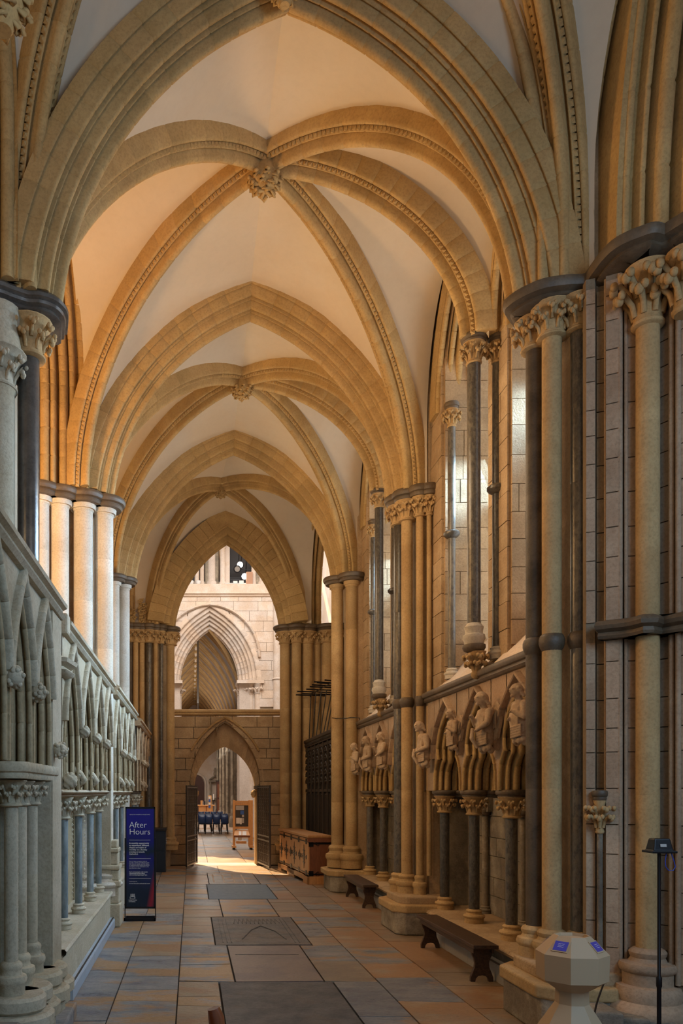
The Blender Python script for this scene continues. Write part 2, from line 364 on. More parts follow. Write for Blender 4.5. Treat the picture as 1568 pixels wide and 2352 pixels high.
def ashlar(parent, o, U, W, w, h, course, length, mat, nrm, rng=None, z_clip=None, d=.03, gap=.007, name='stone', jit=.004, minw=.05, run=None):
    """stones of a wall face, each an object. o origin, U along, W up, nrm out of the wall. z_clip(v0,v1)->(u0,u1) range left out"""
    rng = rng or random.Random(3); o = V(o); U = V(U); W = V(W); nrm = V(nrm); v = 0; row = 0
    while v < h - .02:
        ch = min(course * rng.uniform(.85, 1.15), h - v)
        if h - v - ch < .06: ch = h - v
        u = -length * rng.random() * .7
        while u < w:
            l = length * rng.uniform(.7, 1.35); a, b = max(u, 0), min(u + l, w)
            if w - b < .08: b = w
            u = u + l if b < w else w + 1
            if b - a < .02: continue
            cut = z_clip(v, v + ch) if z_clip else None
            segs = [((a, a), (b, b))]
            if cut:
                (c0b, c1b), (c0t, c1t) = cut
                segs = []
                if a < max(c0b, c0t): segs.append(((a, a), (min(b, c0b), min(b, c0t))))
                if b > min(c1b, c1t): segs.append(((max(a, c1b), max(a, c1t)), (b, b)))
            for (ab, at_), (bb, bt) in segs:
                if a >= max(c0b, c0t) - 1e-6 if cut else False: ab, at_ = min(ab, bb), min(at_, bt)
                bb, bt = max(bb, ab), max(bt, at_)
                if bb - ab < minw and bt - at_ < minw: continue
                g = gap / 2; pr = rng.uniform(0, jit)
                q = [o + U * (ab + g) + W * (v + g), o + U * (bb - g) + W * (v + g), o + U * (max(bt - g, at_ + g + .001)) + W * (v + ch - g), o + U * (at_ + g) + W * (v + ch - g)]
                mb = MB(); mb.slabquad([p + nrm * (d + pr) for p in q], nrm * -(d + pr + .01)); mb.build(name, mat, parent)
        v += ch; row += 1
def arch_clip(cu, hw, zs, za, base=0):
    """pointed opening centred on cu, half width hw, springing zs, apex za"""
    R = ((za - zs) ** 2 + hw * hw) / (2 * hw)
    def half(z):
        if z <= zs: return hw
        if z >= za: return -1
        return hw - (R - sqrt(max(0, R * R - (z - zs) ** 2)))
    def f(v0, v1):
        a, b = half(v0 + base), half(v1 + base)
        if a < 0: return None
        b = max(b, 0)
        return ((cu - a, cu + a), (cu - b, cu + b))
    return f

# ---- carved ornament
def crocket(mb, c, d, r, rise, up=V((0, 0, 1))):
    """stalk curling outward with a knobbed leaf"""
    d = V(d); side = d.cross(up)
    p0 = c; p1 = c + up * rise * .55 + d * r * .25; p2 = c + up * rise + d * r * .9; p3 = c + up * rise * .92 + d * r * 1.35
    mb.tube([p0, p1, p2, p3], [r * .28, r * .26, r * .28, r * .2], 5)
    for k in (-1, 0, 1):
        mb.ball(p3 + side * (k * r * .42) - up * (r * .28 if k == 0 else r * .02), r * (.40 if k == 0 else .34), (1, 1, 1.15), 6, 5)
def capital(parent, x, y, z0, z1, r, mat='lime', n=9, rows=2, name='capital', top=1.75):
    h = z1 - z0; mb = MB()
    mb.lathe(x, y, [(r * 1.02, z0), (r * 1.22, z0 + h * .03), (r * 1.26, z0 + h * .07), (r * 1.1, z0 + h * .11), (r * 1.05, z0 + h * .3), (r * 1.12, z0 + h * .6), (r * 1.4, z0 + h * .85), (r * top, z0 + h * .97), (r * top, z1)], 18)
    cap = mb.build(name, mat, parent, True)
    mb = MB()
    for j in range(rows):
        for i in range(n):
            a = 2 * pi * (i + .5 * j) / n; d = V((cos(a), sin(a), 0)); rr = r * (1.02 + .14 * j)
            crocket(mb, V((x, y, z0 + h * (.18 + .28 * j))) + d * rr, d, h * .20 if rows > 1 else h * .24, h * (.36 if j == 0 else .34))
    mb.build('foliage', mat, cap, True, ang=80)
    return cap
def base_prof(r, z0, z1, k=1.0):
    h = z1 - z0
    return [(r * 1.75 * k, z0), (r * 1.75 * k, z0 + h * .34), (r * 1.95 * k, z0 + h * .40), (r * 2.02 * k, z0 + h * .50), (r * 1.9 * k, z0 + h * .60), (r * 1.5, z0 + h * .64),
            (r * 1.35, z0 + h * .74), (r * 1.45, z0 + h * .80), (r * 1.5, z0 + h * .88), (r * 1.35, z0 + h * .95), (r * 1.05, z1)]
def abac_prof(r, z0, z1):
    h = z1 - z0
    return [(r * .80, z0), (r * .86, z0 + h * .18), (r * .84, z0 + h * .34), (r * .95, z0 + h * .42), (r * 1.0, z0 + h * .62), (r * .99, z0 + h * .84), (r * .92, z1), (r * .3, z1 + .002)]
def ring_prof(r, z0, z1, k=1.35):
    h = z1 - z0
    return [(r, z0), (r * (1 + (k - 1) * .6), z0 + h * .2), (r * k, z0 + h * .45), (r * k, z0 + h * .7), (r * (1 + (k - 1) * .6), z1 - h * .1), (r, z1)]
def shaft(parent, x, y, z0, z1, r, mat, name='shaft', drums=1, n=18):
    for k in range(drums):
        a = z0 + (z1 - z0) * k / drums; b = z0 + (z1 - z0) * (k + 1) / drums
        MB().lathe(x, y, [(r * .985, a), (r, a + .006), (r, b - .006), (r * .985, b)], n).build(name, mat, parent, True)
def boss(loc, r, label, mat='rib', seed=1, drop=.6):
    rg = random.Random(seed); t = thing('vault_boss', loc, label, 'boss'); c = V(loc)
    MB().lathe(c.x, c.y, [(r * .35, c.z - r * drop), (r * .8, c.z - r * .35), (r * .95, c.z), (r * .85, c.z + r * .6), (r * .7, c.z + r * 1.3)], 16).build('core', mat, t, True)
    mb = MB()
    for ringi, (rr, zz, n) in enumerate(((.95, .05, 9), (.72, -.32, 7), (.32, -.62, 4))):
        for i in range(n):
            a = 2 * pi * i / n + ringi; d = V((cos(a), sin(a), 0)); p = c + d * (r * rr * .8) + V((0, 0, r * zz)); tw = d.cross(V((0, 0, 1)))
            mb.tube([p - d * r * .2, p + d * r * .22 - V((0, 0, r * .15)), p + d * r * .3 + tw * r * .25 - V((0, 0, r * .22)), p + tw * r * .35 - V((0, 0, r * .12))], [r * .1, r * .13, r * .12, r * .06], 6)
            mb.ball(p + d * r * .3 + tw * r * .1, r * .17, (1, 1, .8), 7, 5)
    mb.build('foliage', mat, t, True, ang=80); return t
def knob(parent, c, r, mat, tw=5, seed=0, name='leaf_knob'):
    mb = MB(); c = V(c)
    mb.ball(c, r, (1, 1, 1.08), 26, 16, lambda a, ph: 1 + .13 * sin(tw * (a + ph * 1.3) + seed) + .05 * sin(11 * a - 6 * ph + seed))
    return mb.build(name, mat, parent, True, ang=80)
def string_course(name, pts, mat, parent=None, w=.07, hgt=.11, nrm=(-1, 0, 0), kind=None):
    """moulded horizontal band; pts path on the wall face"""
    prof = [(0, 0), (.35, .05), (.6, .22), (.55, .42), (.85, .5), (1.0, .68), (.95, .88), (.7, 1.0), (0, 1.05)]
    nrm = V(nrm); rows = [[V(p) + nrm * (a * w) + V((0, 0, b * hgt)) for a, b in prof] for p in pts]
    o = MB().grid(rows).build(name, mat, parent, True); 
    if kind: o['kind'] = kind
    return o

# ================================================================== SETTING
# ---- floor
floor = tag(MB().box(-7, 6, -4, 64, -.12, -.02).build('floor', 'joint'), 'stone paved floor of slabs and old ledger stones', kind='structure')
rg = random.Random(11)
def pave(x0, x1, y0, y1, lmin, lmax, mats, skew=0.0, gap=.011):
    y = y0; s0 = rg.uniform(-.04, .04)
    while y < y1 - .02:
        l = rg.uniform(lmin, lmax); e = min(y + l, y1)
        if y1 - e < .25: e = y1
        s1 = rg.uniform(-.04, .04) if e < y1 else 0
        z = rg.uniform(-.003, .002); g = gap / 2
        q = [(x0 + g, y + g + s0, z), (x1 - g, y + g - s0 * .2, z), (x1 - g, e - g - s1 * .2, z), (x0 + g, e - g + s1, z)]
        MB().slabquad(q, (0, 0, -.03)).build('paving_slab', mats[0] if rg.random() < .62 else mats[1], floor)
        y = e; s0 = s1
for x0, x1, a, b in ((-1.62, -1.15, 'slab', 'slab'), (-1.15, -.65, 'slab', 'slab'), (-.65, -.12, 'slab', 'slabwarm'), (1.72, 2.28, 'slabwarm', 'slab'), (2.28, 2.9, 'slabwarm', 'slabwarm')):
    pave(x0, x1, 2.2, 18.6, .38, 1.0, (a, b))
pave(-1.62, 3.3, 1.0, 2.2, 1.2, 1.2, ('slab', 'slabwarm'))
# ledger stones down the middle: near edge y, far edge y, left x, right x
led = [(4.2, 7.2, .26, 1.29, 'ledger'), (7.23, 8.92, .41, 1.22, 'ledgerred'), (8.96, 10.95, .28, 1.37, 'ledger'), (10.99, 12.75, .45, 1.22, 'slab'), (12.8, 14.8, .29, 1.40, 'ledgerblue'), (14.85, 16.9, .34, 1.3, 'slab')]
prev = 2.2
for i, (a, b, l, r, m) in enumerate(led):
    o = MB().slabquad([(l, a, .001), (r, a + .03, .001), (r, b + .02, .001), (l, b, .001)], (0, 0, -.03)).build('ledger_stone', m, floor)
    pave(-.12, l - .012, a, b + .02, .28, .7, ('slab', 'slabwarm')); pave(r + .012, 1.72, a, b + .03, .5, 1.1, ('slabwarm', 'slab'))
pave(-.12, .8, 2.2, 4.18, .5, .9, ('slabwarm', 'slab')); pave(.8, 1.72, 2.2, 4.18, .5, .9, ('slabwarm', 'slab'))
pave(-.12, .6, 16.93, 18.6, .5, .9, ('slab', 'slab')); pave(.6, 1.72, 16.93, 18.6, .5, .9, ('slab', 'slabwarm'))
# worn carving on the third ledger stone and ridges of the second
mb = MB()
for k in range(3): mb.box(.36 + .05 * k, .37 + .05 * k, 9.1, 10.8, 0, .006)
for k in range(2): mb.box(1.2 + .05 * k, 1.21 + .05 * k, 9.1, 10.8, 0, .006)
for k in range(11):
    x = .56 + .055 * k; mb.tube([(x, 10.4, .002), (x + .03, 10.75, .006), (x + .06, 10.45, .002)], .006, 5)
mb.tube([(.6, 9.3, .002), (.75, 9.9, .006), (.9, 10.2, .006), (1.05, 9.8, .006), (1.12, 9.3, .002)], .007, 5)
mb.build('worn_carving', 'ledger', floor, True)
MB().box(.47, 1.15, 8.42, 8.44, 0, .004).build('incised_border', 'ledger', floor)
mb = MB()
for k in range(4): mb.box(.42 + .2 * k, .45 + .2 * k, 15.1, 16.6, 0, .003)
mb.build('pale_inlay', 'white', floor)
# far floor through the doorway, large slabs
for i in range(6):
    pave(-1.5 + i * .95, -.55 + i * .95, 19.4, 36, .9, 1.9, ('slab', 'slabwarm'))
MB().slabquad([(.05, 18.6, .001), (1.55, 18.6, .001), (1.55, 19.4, .001), (.05, 19.4, .001)], (0, 0, -.03)).build('threshold_slab', 'white', floor)
MB().box(-5, 5, 36, 62, -.03, -.001).build('far_paving', 'slabwarm', floor)
MB().box(3.3, 4.5, 19.4, 36, -.03, -.001).build('far_paving', 'slabwarm', floor)

# ---- shell that closes the aisle
ceil = tag(MB().box(-6, 5, -.6, 19.3, 9.6, 9.9).build('ceiling', 'mortar'), 'plastered rib vault over the aisle', kind='structure')
wl = tag(MB().box(-4.6, -4.3, -3, 19.3, 0, 9.7).build('wall_left', 'ash'), 'open choir side with low arcaded screen wall', kind='structure')
wr = tag(MB().box(3.85, 4.2, 9.62, 9.98, 0, 9.7).build('wall_right', 'ash'), 'outer wall with windows above a blind arcade', kind='structure')
def SP(kind, n): return n
YK = [2.08, 6.13, 10.18, 14.23, 18.25]; XC = .76; HW = 1.78
ZS, ZA = 5.58, 7.86

# ---- transverse arches
def symrolls(half): return [(-u, v, r) for u, v, r in half[::-1]] + half[1:]
HPR = rollprof(symrolls([(0, 0, .040), (.066, .070, .008), (.116, .085, .026), (.160, .170, .008), (.206, .190, .024), (.250, .310, .009)]), .43, -.262, .262, deep=.04)
names = ['nearest moulded transverse arch, spanning the aisle overhead', 'second moulded transverse arch across the aisle', 'third transverse arch across the aisle, greyer', 'farthest transverse arch, above the stone screen wall with doorway']
for k, y in enumerate(YK[1:]):
    t = thing('transverse_arch', (XC, y, ZS), names[k], 'arch')
    za = ZA; hw = HW; prof = HPR; xc = XC
    if k == 3:
        hw = 1.22; za = 7.50; xc = .82
        prof = rollprof([(-.42, .24, .035), (-.30, .12, .045), (-.14, .03, .035), (0, 0, .05), (.14, .03, .035), (.30, .12, .045), (.42, .24, .035)], .62, -.5, .5)
    for sg in (-1, 1):
        f = flatarc((xc, y, za), (xc + sg * hw, y, ZS))
        sweep(sample(f, 42), (0, 1, 0), prof, 14, 'rib', t, (XC, y, ZS))
# ---- vault ribs
RP = rollprof(symrolls([(0, 0, .040), (.070, .085, .009), (.116, .120, .022)]), .33, -.142, .142, deep=.045)
BOSS = (.748, 8.01, 8.16)
ribs = dict(nl=((-1.23, 6.34, 5.58), 1.6), fl=((-1.38, 9.84, 5.58), 2.02), nr=((2.68, 6.38, 5.58), 1.98), mr=((2.84, 7.96, 6.37), 1.85), fr=((2.77, 9.95, 5.58), 1.9))
where = {0: 'above the camera end', 1: 'in the largest vault bay', 2: 'in the second vault bay', 3: 'in the last vault bay before the screen'}
rn = dict(nl='nearer choir-side', fl='farther choir-side', nr='nearer window-side', mr='middle window-side', fr='farther window-side')
def shift(p, d): return (p[0], p[1] + d, p[2])
CV = {}
for b in (0, 1, 2, 3):
    d = (b - 1) * 4.05; ap = V(BOSS); ap.y += d
    if b == 2: ap.x = .775; ap.z = 8.08
    if b == 3: ap.x = .60; ap.z = 8.02
    if b == 0: ap.z = 8.35; ap.y -= .15
    for key, (sp, p) in ribs.items():
        if b in (0, 3) and key == 'mr': continue
        if b == 0 and key in ('nl', 'nr'): continue
        sp = list(shift(sp, d))
        if b == 0 and key == 'fr': sp[0] = 2.86; sp[1] = 5.96; p = 2.5
        if b == 0 and key == 'fl': sp[0] = -1.27; sp[1] = 6.02; p = 2.5
        if b == 3 and key == 'fr': sp[0] = 2.45
        if b == 3 and key == 'fl': sp[0] = -.85
        f = superc(ap, sp, p); CV[b, key] = f
        pl = sample(f, 48); N = V((-(sp[1] - ap.y), sp[0] - ap.x, 0))
        t = thing('vault_rib', sp, '%s diagonal vault rib with dogtooth ornament, %s' % (rn[key], where[b]), 'rib')
        pr = [(u, v - .12) for u, v in RP]
        sweep(pl, N, pr, 16, 'rib', t, (sp[0] * .5 + ap.x * .5, sp[1] * .5 + ap.y * .5, 5.5), mitre=False)
        if b in (1, 2): teeth(pl, N, (sp[0] * .5 + ap.x * .5, sp[1] * .5 + ap.y * .5, 5.5), .083, -.012, 'rib', t, size=.022)
        elif b == 0: teeth(pl[:26], N, (sp[0] * .5 + ap.x * .5, sp[1] * .5 + ap.y * .5, 5.5), .083, -.012, 'rib', t, size=.022, step=.055)
    CV[b, 'ap'] = ap
f = superc((.72, 4.8, 8.35), (2.72, 5.99, 5.58), 2.7)
t = thing('vault_rib', (2.72, 5.99, 5.58), 'slender extra rib rising beside the nearest arch on the window side', 'rib')
sweep(sample(f, 36), (-1.19, 2.0, 0), [(u * .8, v * .8 - .1) for u, v in RP], 12, 'rib', t, (1.6, 5.3, 5.5), mitre=False)
boss((.748, 8.01, 7.99), .155, 'large carved leaf boss where the ribs of the nearest full bay meet', seed=1)
boss((.775, 12.06, 7.93), .15, 'carved leaf boss of the second vault bay', seed=2)
boss((.60, 16.11, 7.90), .12, 'small carved boss of the last vault bay before the screen', seed=3)
boss((.70, 5.90, 7.78), .10, 'hanging carved boss under the crown of the nearest arch', seed=4, drop=1.1)
boss((-.93, 3.85, 5.62), .13, 'brown carved foliage boss in the upper corner beside dark ribs', seed=6, drop=1.0)

# ---- vault cells (plaster), double skinned
def cell(A, B, n=16, m=10, bulge=.05, off=.16, name='vault_cell'):
    rows = []
    for i in range(n + 1):
        a, b = A(i / n), B(i / n); r = []
        for j in range(m + 1):
            s = j / m; p = a.lerp(b, s); p.z += bulge * 4 * s * (1 - s); r.append(p)
        rows.append(r)
    up = [[p + V((0, 0, off)) for p in r] for r in rows]
    mb = MB(); mb.grid(rows)
    mb.grid(up); return mb.build(name, 'plaster', ceil, True, ang=170)
def lift(f, dz): return lambda t: f(t) + V((0, 0, dz))
def outw(f, c, d):       # push a curve outward in its own plane
    c = V(c)
    def g(t):
        q = f(t); o = V((q.x - c.x, q.y - c.y, 0)); k = 1 - t
        return q + (o.normalized() * d * k if o.length > .01 else V()) + V((0, 0, d * min(1, t * 1.4 + .0)))
    return g
def tarch(k, sg, hw=HW, za=ZA):
    y = YK[k]; x = .82 if k == 4 else XC; f = flatarc((x, y, za), (x + sg * hw, y, ZS)); return outw(f, (x, y, ZS), .33 if k < 4 else .58)
WLX, WRX = -1.40, 2.98
def wallarc(x, ys, ya, zs, zst, za, p=2.0): return stilt(superc((x, ya, za), (x, ys, zst), p), zs)
for b in (0, 1, 2, 3):
    d = (b - 1) * 4.05; ap = CV[b, 'ap']; rib = lambda k: outw(CV[b, k], (ap.x, ap.y, 0), .09)
    hwf = 1.24 if b == 3 else HW; zf = 7.50 if b == 3 else ZA
    for sg, kf, kn in ((-1, 'fl', 'nl'), (1, 'fr', 'nr')):
        cell(tarch(b + 1, sg, hwf, zf), rib(kf))
        if b > 0: cell(tarch(b, sg), rib(kn))
    y0, y1, ym = 6.12 + d, 9.84 + d, 8.0 + d
    cell(wallarc(WLX, y1 + .1, ym, 5.6, 6.7, 8.3), rib('fl'))
    if b > 0: cell(wallarc(WLX, y0 - .1, ym, 5.6, 6.7, 8.3), rib('nl'))
    if b in (1, 2):
        cell(wallarc(WRX, y1 + .08, 8.95 + d, 5.6, 6.4, 7.95), rib('fr')); cell(wallarc(WRX, 8.12 + d, 8.95 + d, 6.3, 6.4, 7.95), rib('mr'))
        cell(wallarc(WRX, y0 - .1, 7.05 + d, 5.6, 6.4, 7.95), rib('nr')); cell(wallarc(WRX, 7.86 + d, 7.05 + d, 6.3, 6.4, 7.95), rib('mr'))
    else:
        x = 3.0 if b == 0 else 2.75
        cell(wallarc(x, y1 + .05, ym, 5.6, 6.3, 8.3), rib('fr'))
        if b > 0: cell(wallarc(x, y0 - .05, ym, 5.6, 6.3, 8.3), rib('nr'))
# closing pieces over the first bay, towards and behind the camera
mb = MB(); mb.grid([[V((x, y, 8.55 - .25 * abs(x - .7))) for x in (-4.3, -1.4, .7, 3.0, 4.2)] for y in (-3, 1, 3.7)]); mb.build('vault_cell', 'plaster', ceil)

# ---- wall ribs / arcade orders
WP = rollprof([(-.02, .13, .045), (.10, .03, .035)], .40, -.08, .16)
def wall_rib(x, ys, ya, zs, zst, za, label, p=2.0, prof=WP, nx=1, stones=14):
    t = thing('wall_rib', (x, ys, zs), label, 'rib'); f = wallarc(x, ys, ya, zs, zst, za, p)
    sweep(sample(f, 42), (nx, 0, 0), prof, stones, 'rib', t, (x, ya, zs)); return t
AP = rollprof([(.02, .10, .05), (.14, .04, .035), (.25, .0, .05), (.37, -.05, .03), (.47, -.09, .055), (.60, -.09, .055), (.72, -.04, .04)], .17, -.06, .82)
bn = ['first', 'second', 'third', 'fourth']
for b in (0, 1, 2, 3):
    d = (b - 1) * 4.05
    for ys, side in ((9.78, 'far'), (6.12, 'near')):
        if b == 0 and side == 'near': continue
        wall_rib(-1.36, ys + d, 7.96 + d, 5.6, 6.7, 8.28, '%s half of the choir arcade arch of the %s bay from the viewer' % (side, bn[b]), prof=AP, nx=-1, stones=18)
# near window-side arch of the first bay (opens towards the viewer)
NP = rollprof([(.0, .02, .04), (.12, -.02, .03), (.22, -.08, .045)], .5, -.05, .30)
t = thing('wall_rib', (3.0, 5.75, 5.6), 'moulded wall rib at the window side framing the first bay overhead', 'rib')
sweep(sample(wallarc(3.0, 5.93, 3.9, 5.58, 5.9, 8.4), 36), (1, 0, 0), NP, 12, 'rib', t, (3, 3.9, 5.6))
OP = rollprof([(.0, .0, .025), (.09, -.04, .02), (.20, -.12, .05), (.31, -.20, .02), (.40, -.26, .035), (.52, -.34, .03)], .5, -.06, .62)
t = thing('moulded_arch', (3.2, 5.5, 5.6), 'tall moulded arch rising out of the near window-side corner pier', 'arch')
sweep(sample(wallarc(3.12, 5.62, 3.6, 5.55, 5.7, 9.2), 36), (1, 0, 0), OP, 12, 'rib', t, (3, 3.6, 5.6))
t = thing('moulded_arch', (-1.3, 5.6, 5.6), 'dark ribs leaning up from the near choir-side pier at the picture edge', 'arch')
sweep(sample(wallarc(-1.40, 6.02, 4.3, 5.58, 5.9, 8.6), 36), (-1, 0, 0), NP, 12, 'rib', t, (-1.2, 4.3, 5.6))
t = thing('moulded_arch', (3.0, 15.0, 5.6), 'tall wall arch of the bay behind the dark panelled screen', 'arch')
sweep(sample(wallarc(2.70, 18.2, 16.2, 5.5, 6.0, 8.1), 36), (1, 0, 0), NP, 12, 'rib', t, (2.7, 16.2, 5.6))

# ---- right wall: windows above, blind arcade below
def zone(b):
    d = (b - 1) * 4.05
    def box(x0, x1, y0, y1, z0, z1, mat, name='wall_block'): return MB().box(x0, x1, y0 + d, y1 + d, z0, z1).build(name, mat, wr)
    # piers between windows
    box(3.06, 3.85, 9.50, 10.35, 2.9, 8.3, 'ash', 'jamb_pier'); box(3.14, 3.85, 7.72, 8.22, 3.0, 8.3, 'ash', 'mullion_pier'); box(3.06, 3.85, 5.9, 6.55, 2.9, 8.3, 'ash', 'jamb_pier')
    r = random.Random(b + 30)
    ashlar(wr, (3.06, 9.50 + d, 3.0), (0, 1, 0), (0, 0, 1), .50, 5.0, .24, .45, 'ash', (-1, 0, 0), r)
    ashlar(wr, (3.06, 9.50 + d, 3.0), (1, 0, 0), (0, 0, 1), .52, 4.4, .30, .5, 'ash', (0, -1, 0), r)
    ashlar(wr, (3.14, 7.72 + d, 3.2), (1, 0, 0), (0, 0, 1), .45, 4.4, .26, .5, 'ash', (0, -1, 0), r)
    ashlar(wr, (3.14, 7.72 + d, 3.1), (0, 1, 0), (0, 0, 1), .50, 3.4, .26, .5, 'ash', (-1, 0, 0), r)
    # lancet heads
    for yc, hw in ((8.86, .63), (7.13, .60)):
        for sg in (-1, 1):
            f = pointed((3.0, yc + d, 7.75), (3.0, yc + sg * hw + d, 6.38)); pl = sample(f, 24)
            sweep(pl, (1, 0, 0), rollprof([(.02, .08, .035), (.13, .03, .03), (.23, 0, .04), (.36, -.03, .025)], .34, -.02, .46), 9, 'rib', wr, (3, yc + d, 6.38))
            f2 = outw(f, (3.0, yc + d, 6.3), .06)
            rows = [[V((3.08, p.y, p.z)), V((3.08, p.y, 8.6))] for p in sample(f2, 16)]
            MB().grid(rows).build('lancet_spandrel', 'ash', wr)
        # sill slope, glass and leads
        MB().slabquad([(2.97, yc - hw - .1 + d, 2.99), (2.97, yc + hw + .1 + d, 2.99), (3.58, yc + hw + .1 + d, 3.60), (3.58, yc - hw - .1 + d, 3.60)], (0.1, 0, -.12)).build('sloping_sill', 'white', wr)  # whiter stone, sky light on the sill is put into the colour
        wd = tag(MB().slabquad([(3.66, yc - .66 + d, 3.5), (3.66, yc + .66 + d, 3.5), (3.66, yc + .66 + d, 8.0), (3.66, yc - .66 + d, 8.0)], (.02, 0, 0)).build('window_%d' % (b * 2 + (yc < 8)), 'glass_day'), 'tall lancet window glazed in pale glass', kind='structure')
        mb = MB()
        for k in range(7): mb.box(3.64, 3.66, yc - .66 + d, yc + .66 + d, 3.7 + .6 * k, 3.715 + .6 * k)
        for k in range(4): mb.box(3.64, 3.66, yc - .45 + .3 * k + d, yc - .44 + .3 * k + d, 3.5, 8)
        mb.build('glazing_bar', 'iron', wd)
    MB().box(3.0, 3.06, 5.9 + d, 6.5 + d, 3.0, 8.3).build('wall_strip', 'ash', wr)
    # string course under the windows, lower wall
    string_course('string_course', [(2.95, 6.3 + d, 2.86), (2.95, 9.93 + d, 2.86)], 'abacus', wr, w=.06, hgt=.13)
    MB().slabquad([(2.95, 6.3 + d, 2.98), (2.95, 9.93 + d, 2.98), (3.1, 9.93 + d, 2.99), (3.1, 6.3 + d, 2.99)], (0, 0, -.05)).build('ledge_top', 'ash', wr)
    MB().box(3.52, 3.9, 5.9 + d, 10.3 + d, 0, 3.1).build('arcade_back_wall', 'mortar', wr)
    ashlar(wr, (3.52, 6.2 + d, .325), (0, 1, 0), (0, 0, 1), 3.9, 2.3, .24, .42, 'grey', (-1, 0, 0), r)
    MB().box(3.0, 3.55, 5.9 + d, 10.3 + d, 2.82, 3.0).build('arcade_lintel', 'ash', wr)
    # bench ledge
    MB().box(2.90, 3.54, 6.2 + d, 9.9 + d, .02, .30).build('ledge_riser', 'grey', wr)
    y = 6.25
    while y < 9.85:
        l = r.uniform(.6, .95); e = min(9.85, y + l)
        mb = MB(); rows = []
        pr = [(3.53, .325), (2.93, .325), (2.87, .312), (2.85, .285), (2.865, .255), (2.9, .24), (3.53, .24)]
        mb.grid([[V((a, yy + d, z)) for a, z in pr] for yy in (y + .003, e - .003)]); mb.build('ledge_stone', 'ash', wr, True); y = e
def trefoil(yc, x):
    pts = [(.43, 1.765), (.43, 1.86), (.425, 1.94), (.405, 2.01), (.375, 2.07), (.335, 2.115), (.30, 2.135), (.30, 2.15), (.315, 2.20), (.318, 2.26), (.305, 2.33), (.27, 2.41), (.215, 2.485), (.14, 2.555), (.07, 2.605), (0, 2.645)]
    return lambda sg: [V((x, yc + sg * a, z)) for a, z in pts]
def plate(pts_l, pts_r, x, ztop, y0, y1, mat, parent):
    for pts, ye in ((pts_l, y0), (pts_r, y1)):
        z0 = pts[0].z; rows = [[V((x, ye, z0)), V((x, ye, ztop))]] + [[V((x, p.y, p.z)), V((x, p.y, ztop))] for p in pts]
        MB().grid(rows).build('spandrel_stone', mat, parent)
def right_arcade(b, centres):
    d = (b - 1) * 4.05
    for yc in centres:
        yc += d; tf = trefoil(yc, 2.95)
        plate([p + V((0, 0, .0)) for p in tf(-1)], tf(1), 2.955, 2.9, yc - .5, yc + .5, 'pink', wr)
        for sg in (-1, 1):
            sweep(tf(sg), (1, 0, 0), rollprof([(.0, .0, .022), (.06, -.035, .018), (.13, -.06, .028)], .03, -.012, .17), 5, 'rib', wr, (2.95, yc, 2.0), name='arch_moulding', joint=.003)
            sweep(tf(sg), (1, 0, 0), rollprof([(.24, -.03, .02), (.30, -.07, .02), (.37, -.075, .025)], .05, .20, .42), 5, 'rib', wr, (2.95, yc, 2.0), name='inner_arch_moulding', joint=.003)
            hood = [V((2.935, yc + sg * a, z)) for a, z in ((.475, 2.15), (.462, 2.22), (.44, 2.32), (.40, 2.42), (.335, 2.52), (.25, 2.61), (.15, 2.69), (.06, 2.755), (0, 2.80))]
            sweep(hood, (1, 0, 0), [(-.012, -.002), (-.034, .0), (-.042, .012), (-.036, .027), (-.012, .034), (.02, .034), (.02, 0)], 4, 'pink', wr, (2.95, yc, 2.0), name='hood_mould', joint=.002)
        # lancets on the wall behind, half a step out of phase
        for sg in (-1, 1):
            ys = yc + .58
            pl = sample(stilt(pointed((3.46, ys, 2.45), (3.46, ys + sg * .45, 1.75)), 1.52), 20)
            sweep(pl, (1, 0, 0), [(-.03, 0), (-.04, .02), (-.02, .045), (.0, .03), (.02, .06), (.05, .05), (.05, 0)], 4, 'grey', wr, (3.46, ys, 1.7), name='back_arch_moulding', joint=.003)
zone(1); zone(2)
right_arcade(1, (9.05, 8.05, 7.05)); right_arcade(2, (9.05, 8.05, 7.05))
for d in (0, 4.05):
    MB().box(2.955, 3.4, 9.54 + d, 9.95 + d, 1.765, 2.9).build('spandrel_end', 'pink', wr)
    MB().box(3.2, 3.55, 9.9 + d, 10.3 + d, .1, 2.9).build('niche_end', 'grey', wr)
    MB().box(2.955, 3.4, 5.95 + d, 6.56 + d, 1.765, 2.9).build('spandrel_end', 'pink', wr)
MB().box(3.85, 4.15, -3, 18.6, 8.1, 9.7).build('upper_wall', 'ash', wr); MB().box(3.9, 4.15, 5.9, 14.4, 0, 3.0).build('lower_wall', 'ash', wr)
# last bay window side: dark chapel opening with plaster and wall behind the oak screen
MB().box(3.6, 3.9, 14.2, 18.9, 0, 9.6).build('chapel_wall', 'plaster', wr)
MB().box(3.42, 3.9, 18.6, 18.9, 3.4, 9.6).build('chapel_wall', 'plaster', wr)
MB().box(2.95, 3.6, 13.95, 14.35, 2.9, 9.0).build('wall_end', 'ash', wr)
# near bay, window side: open wide doorway jamb (see corner pier); wall behind it
MB().box(4.2, 4.4, -3, 6.0, 0, 1.2).build('near_wall', 'ash', wr); MB().box(4.2, 4.4, -3, 6.0, 6.5, 9.6).build('near_wall', 'ash', wr)
MB().box(4.2, 4.4, 2.2, 6.0, 1.2, 6.5).build('near_wall', 'ash', wr); MB().box(4.2, 4.4, -3, -1.2, 1.2, 6.5).build('near_wall', 'ash', wr)

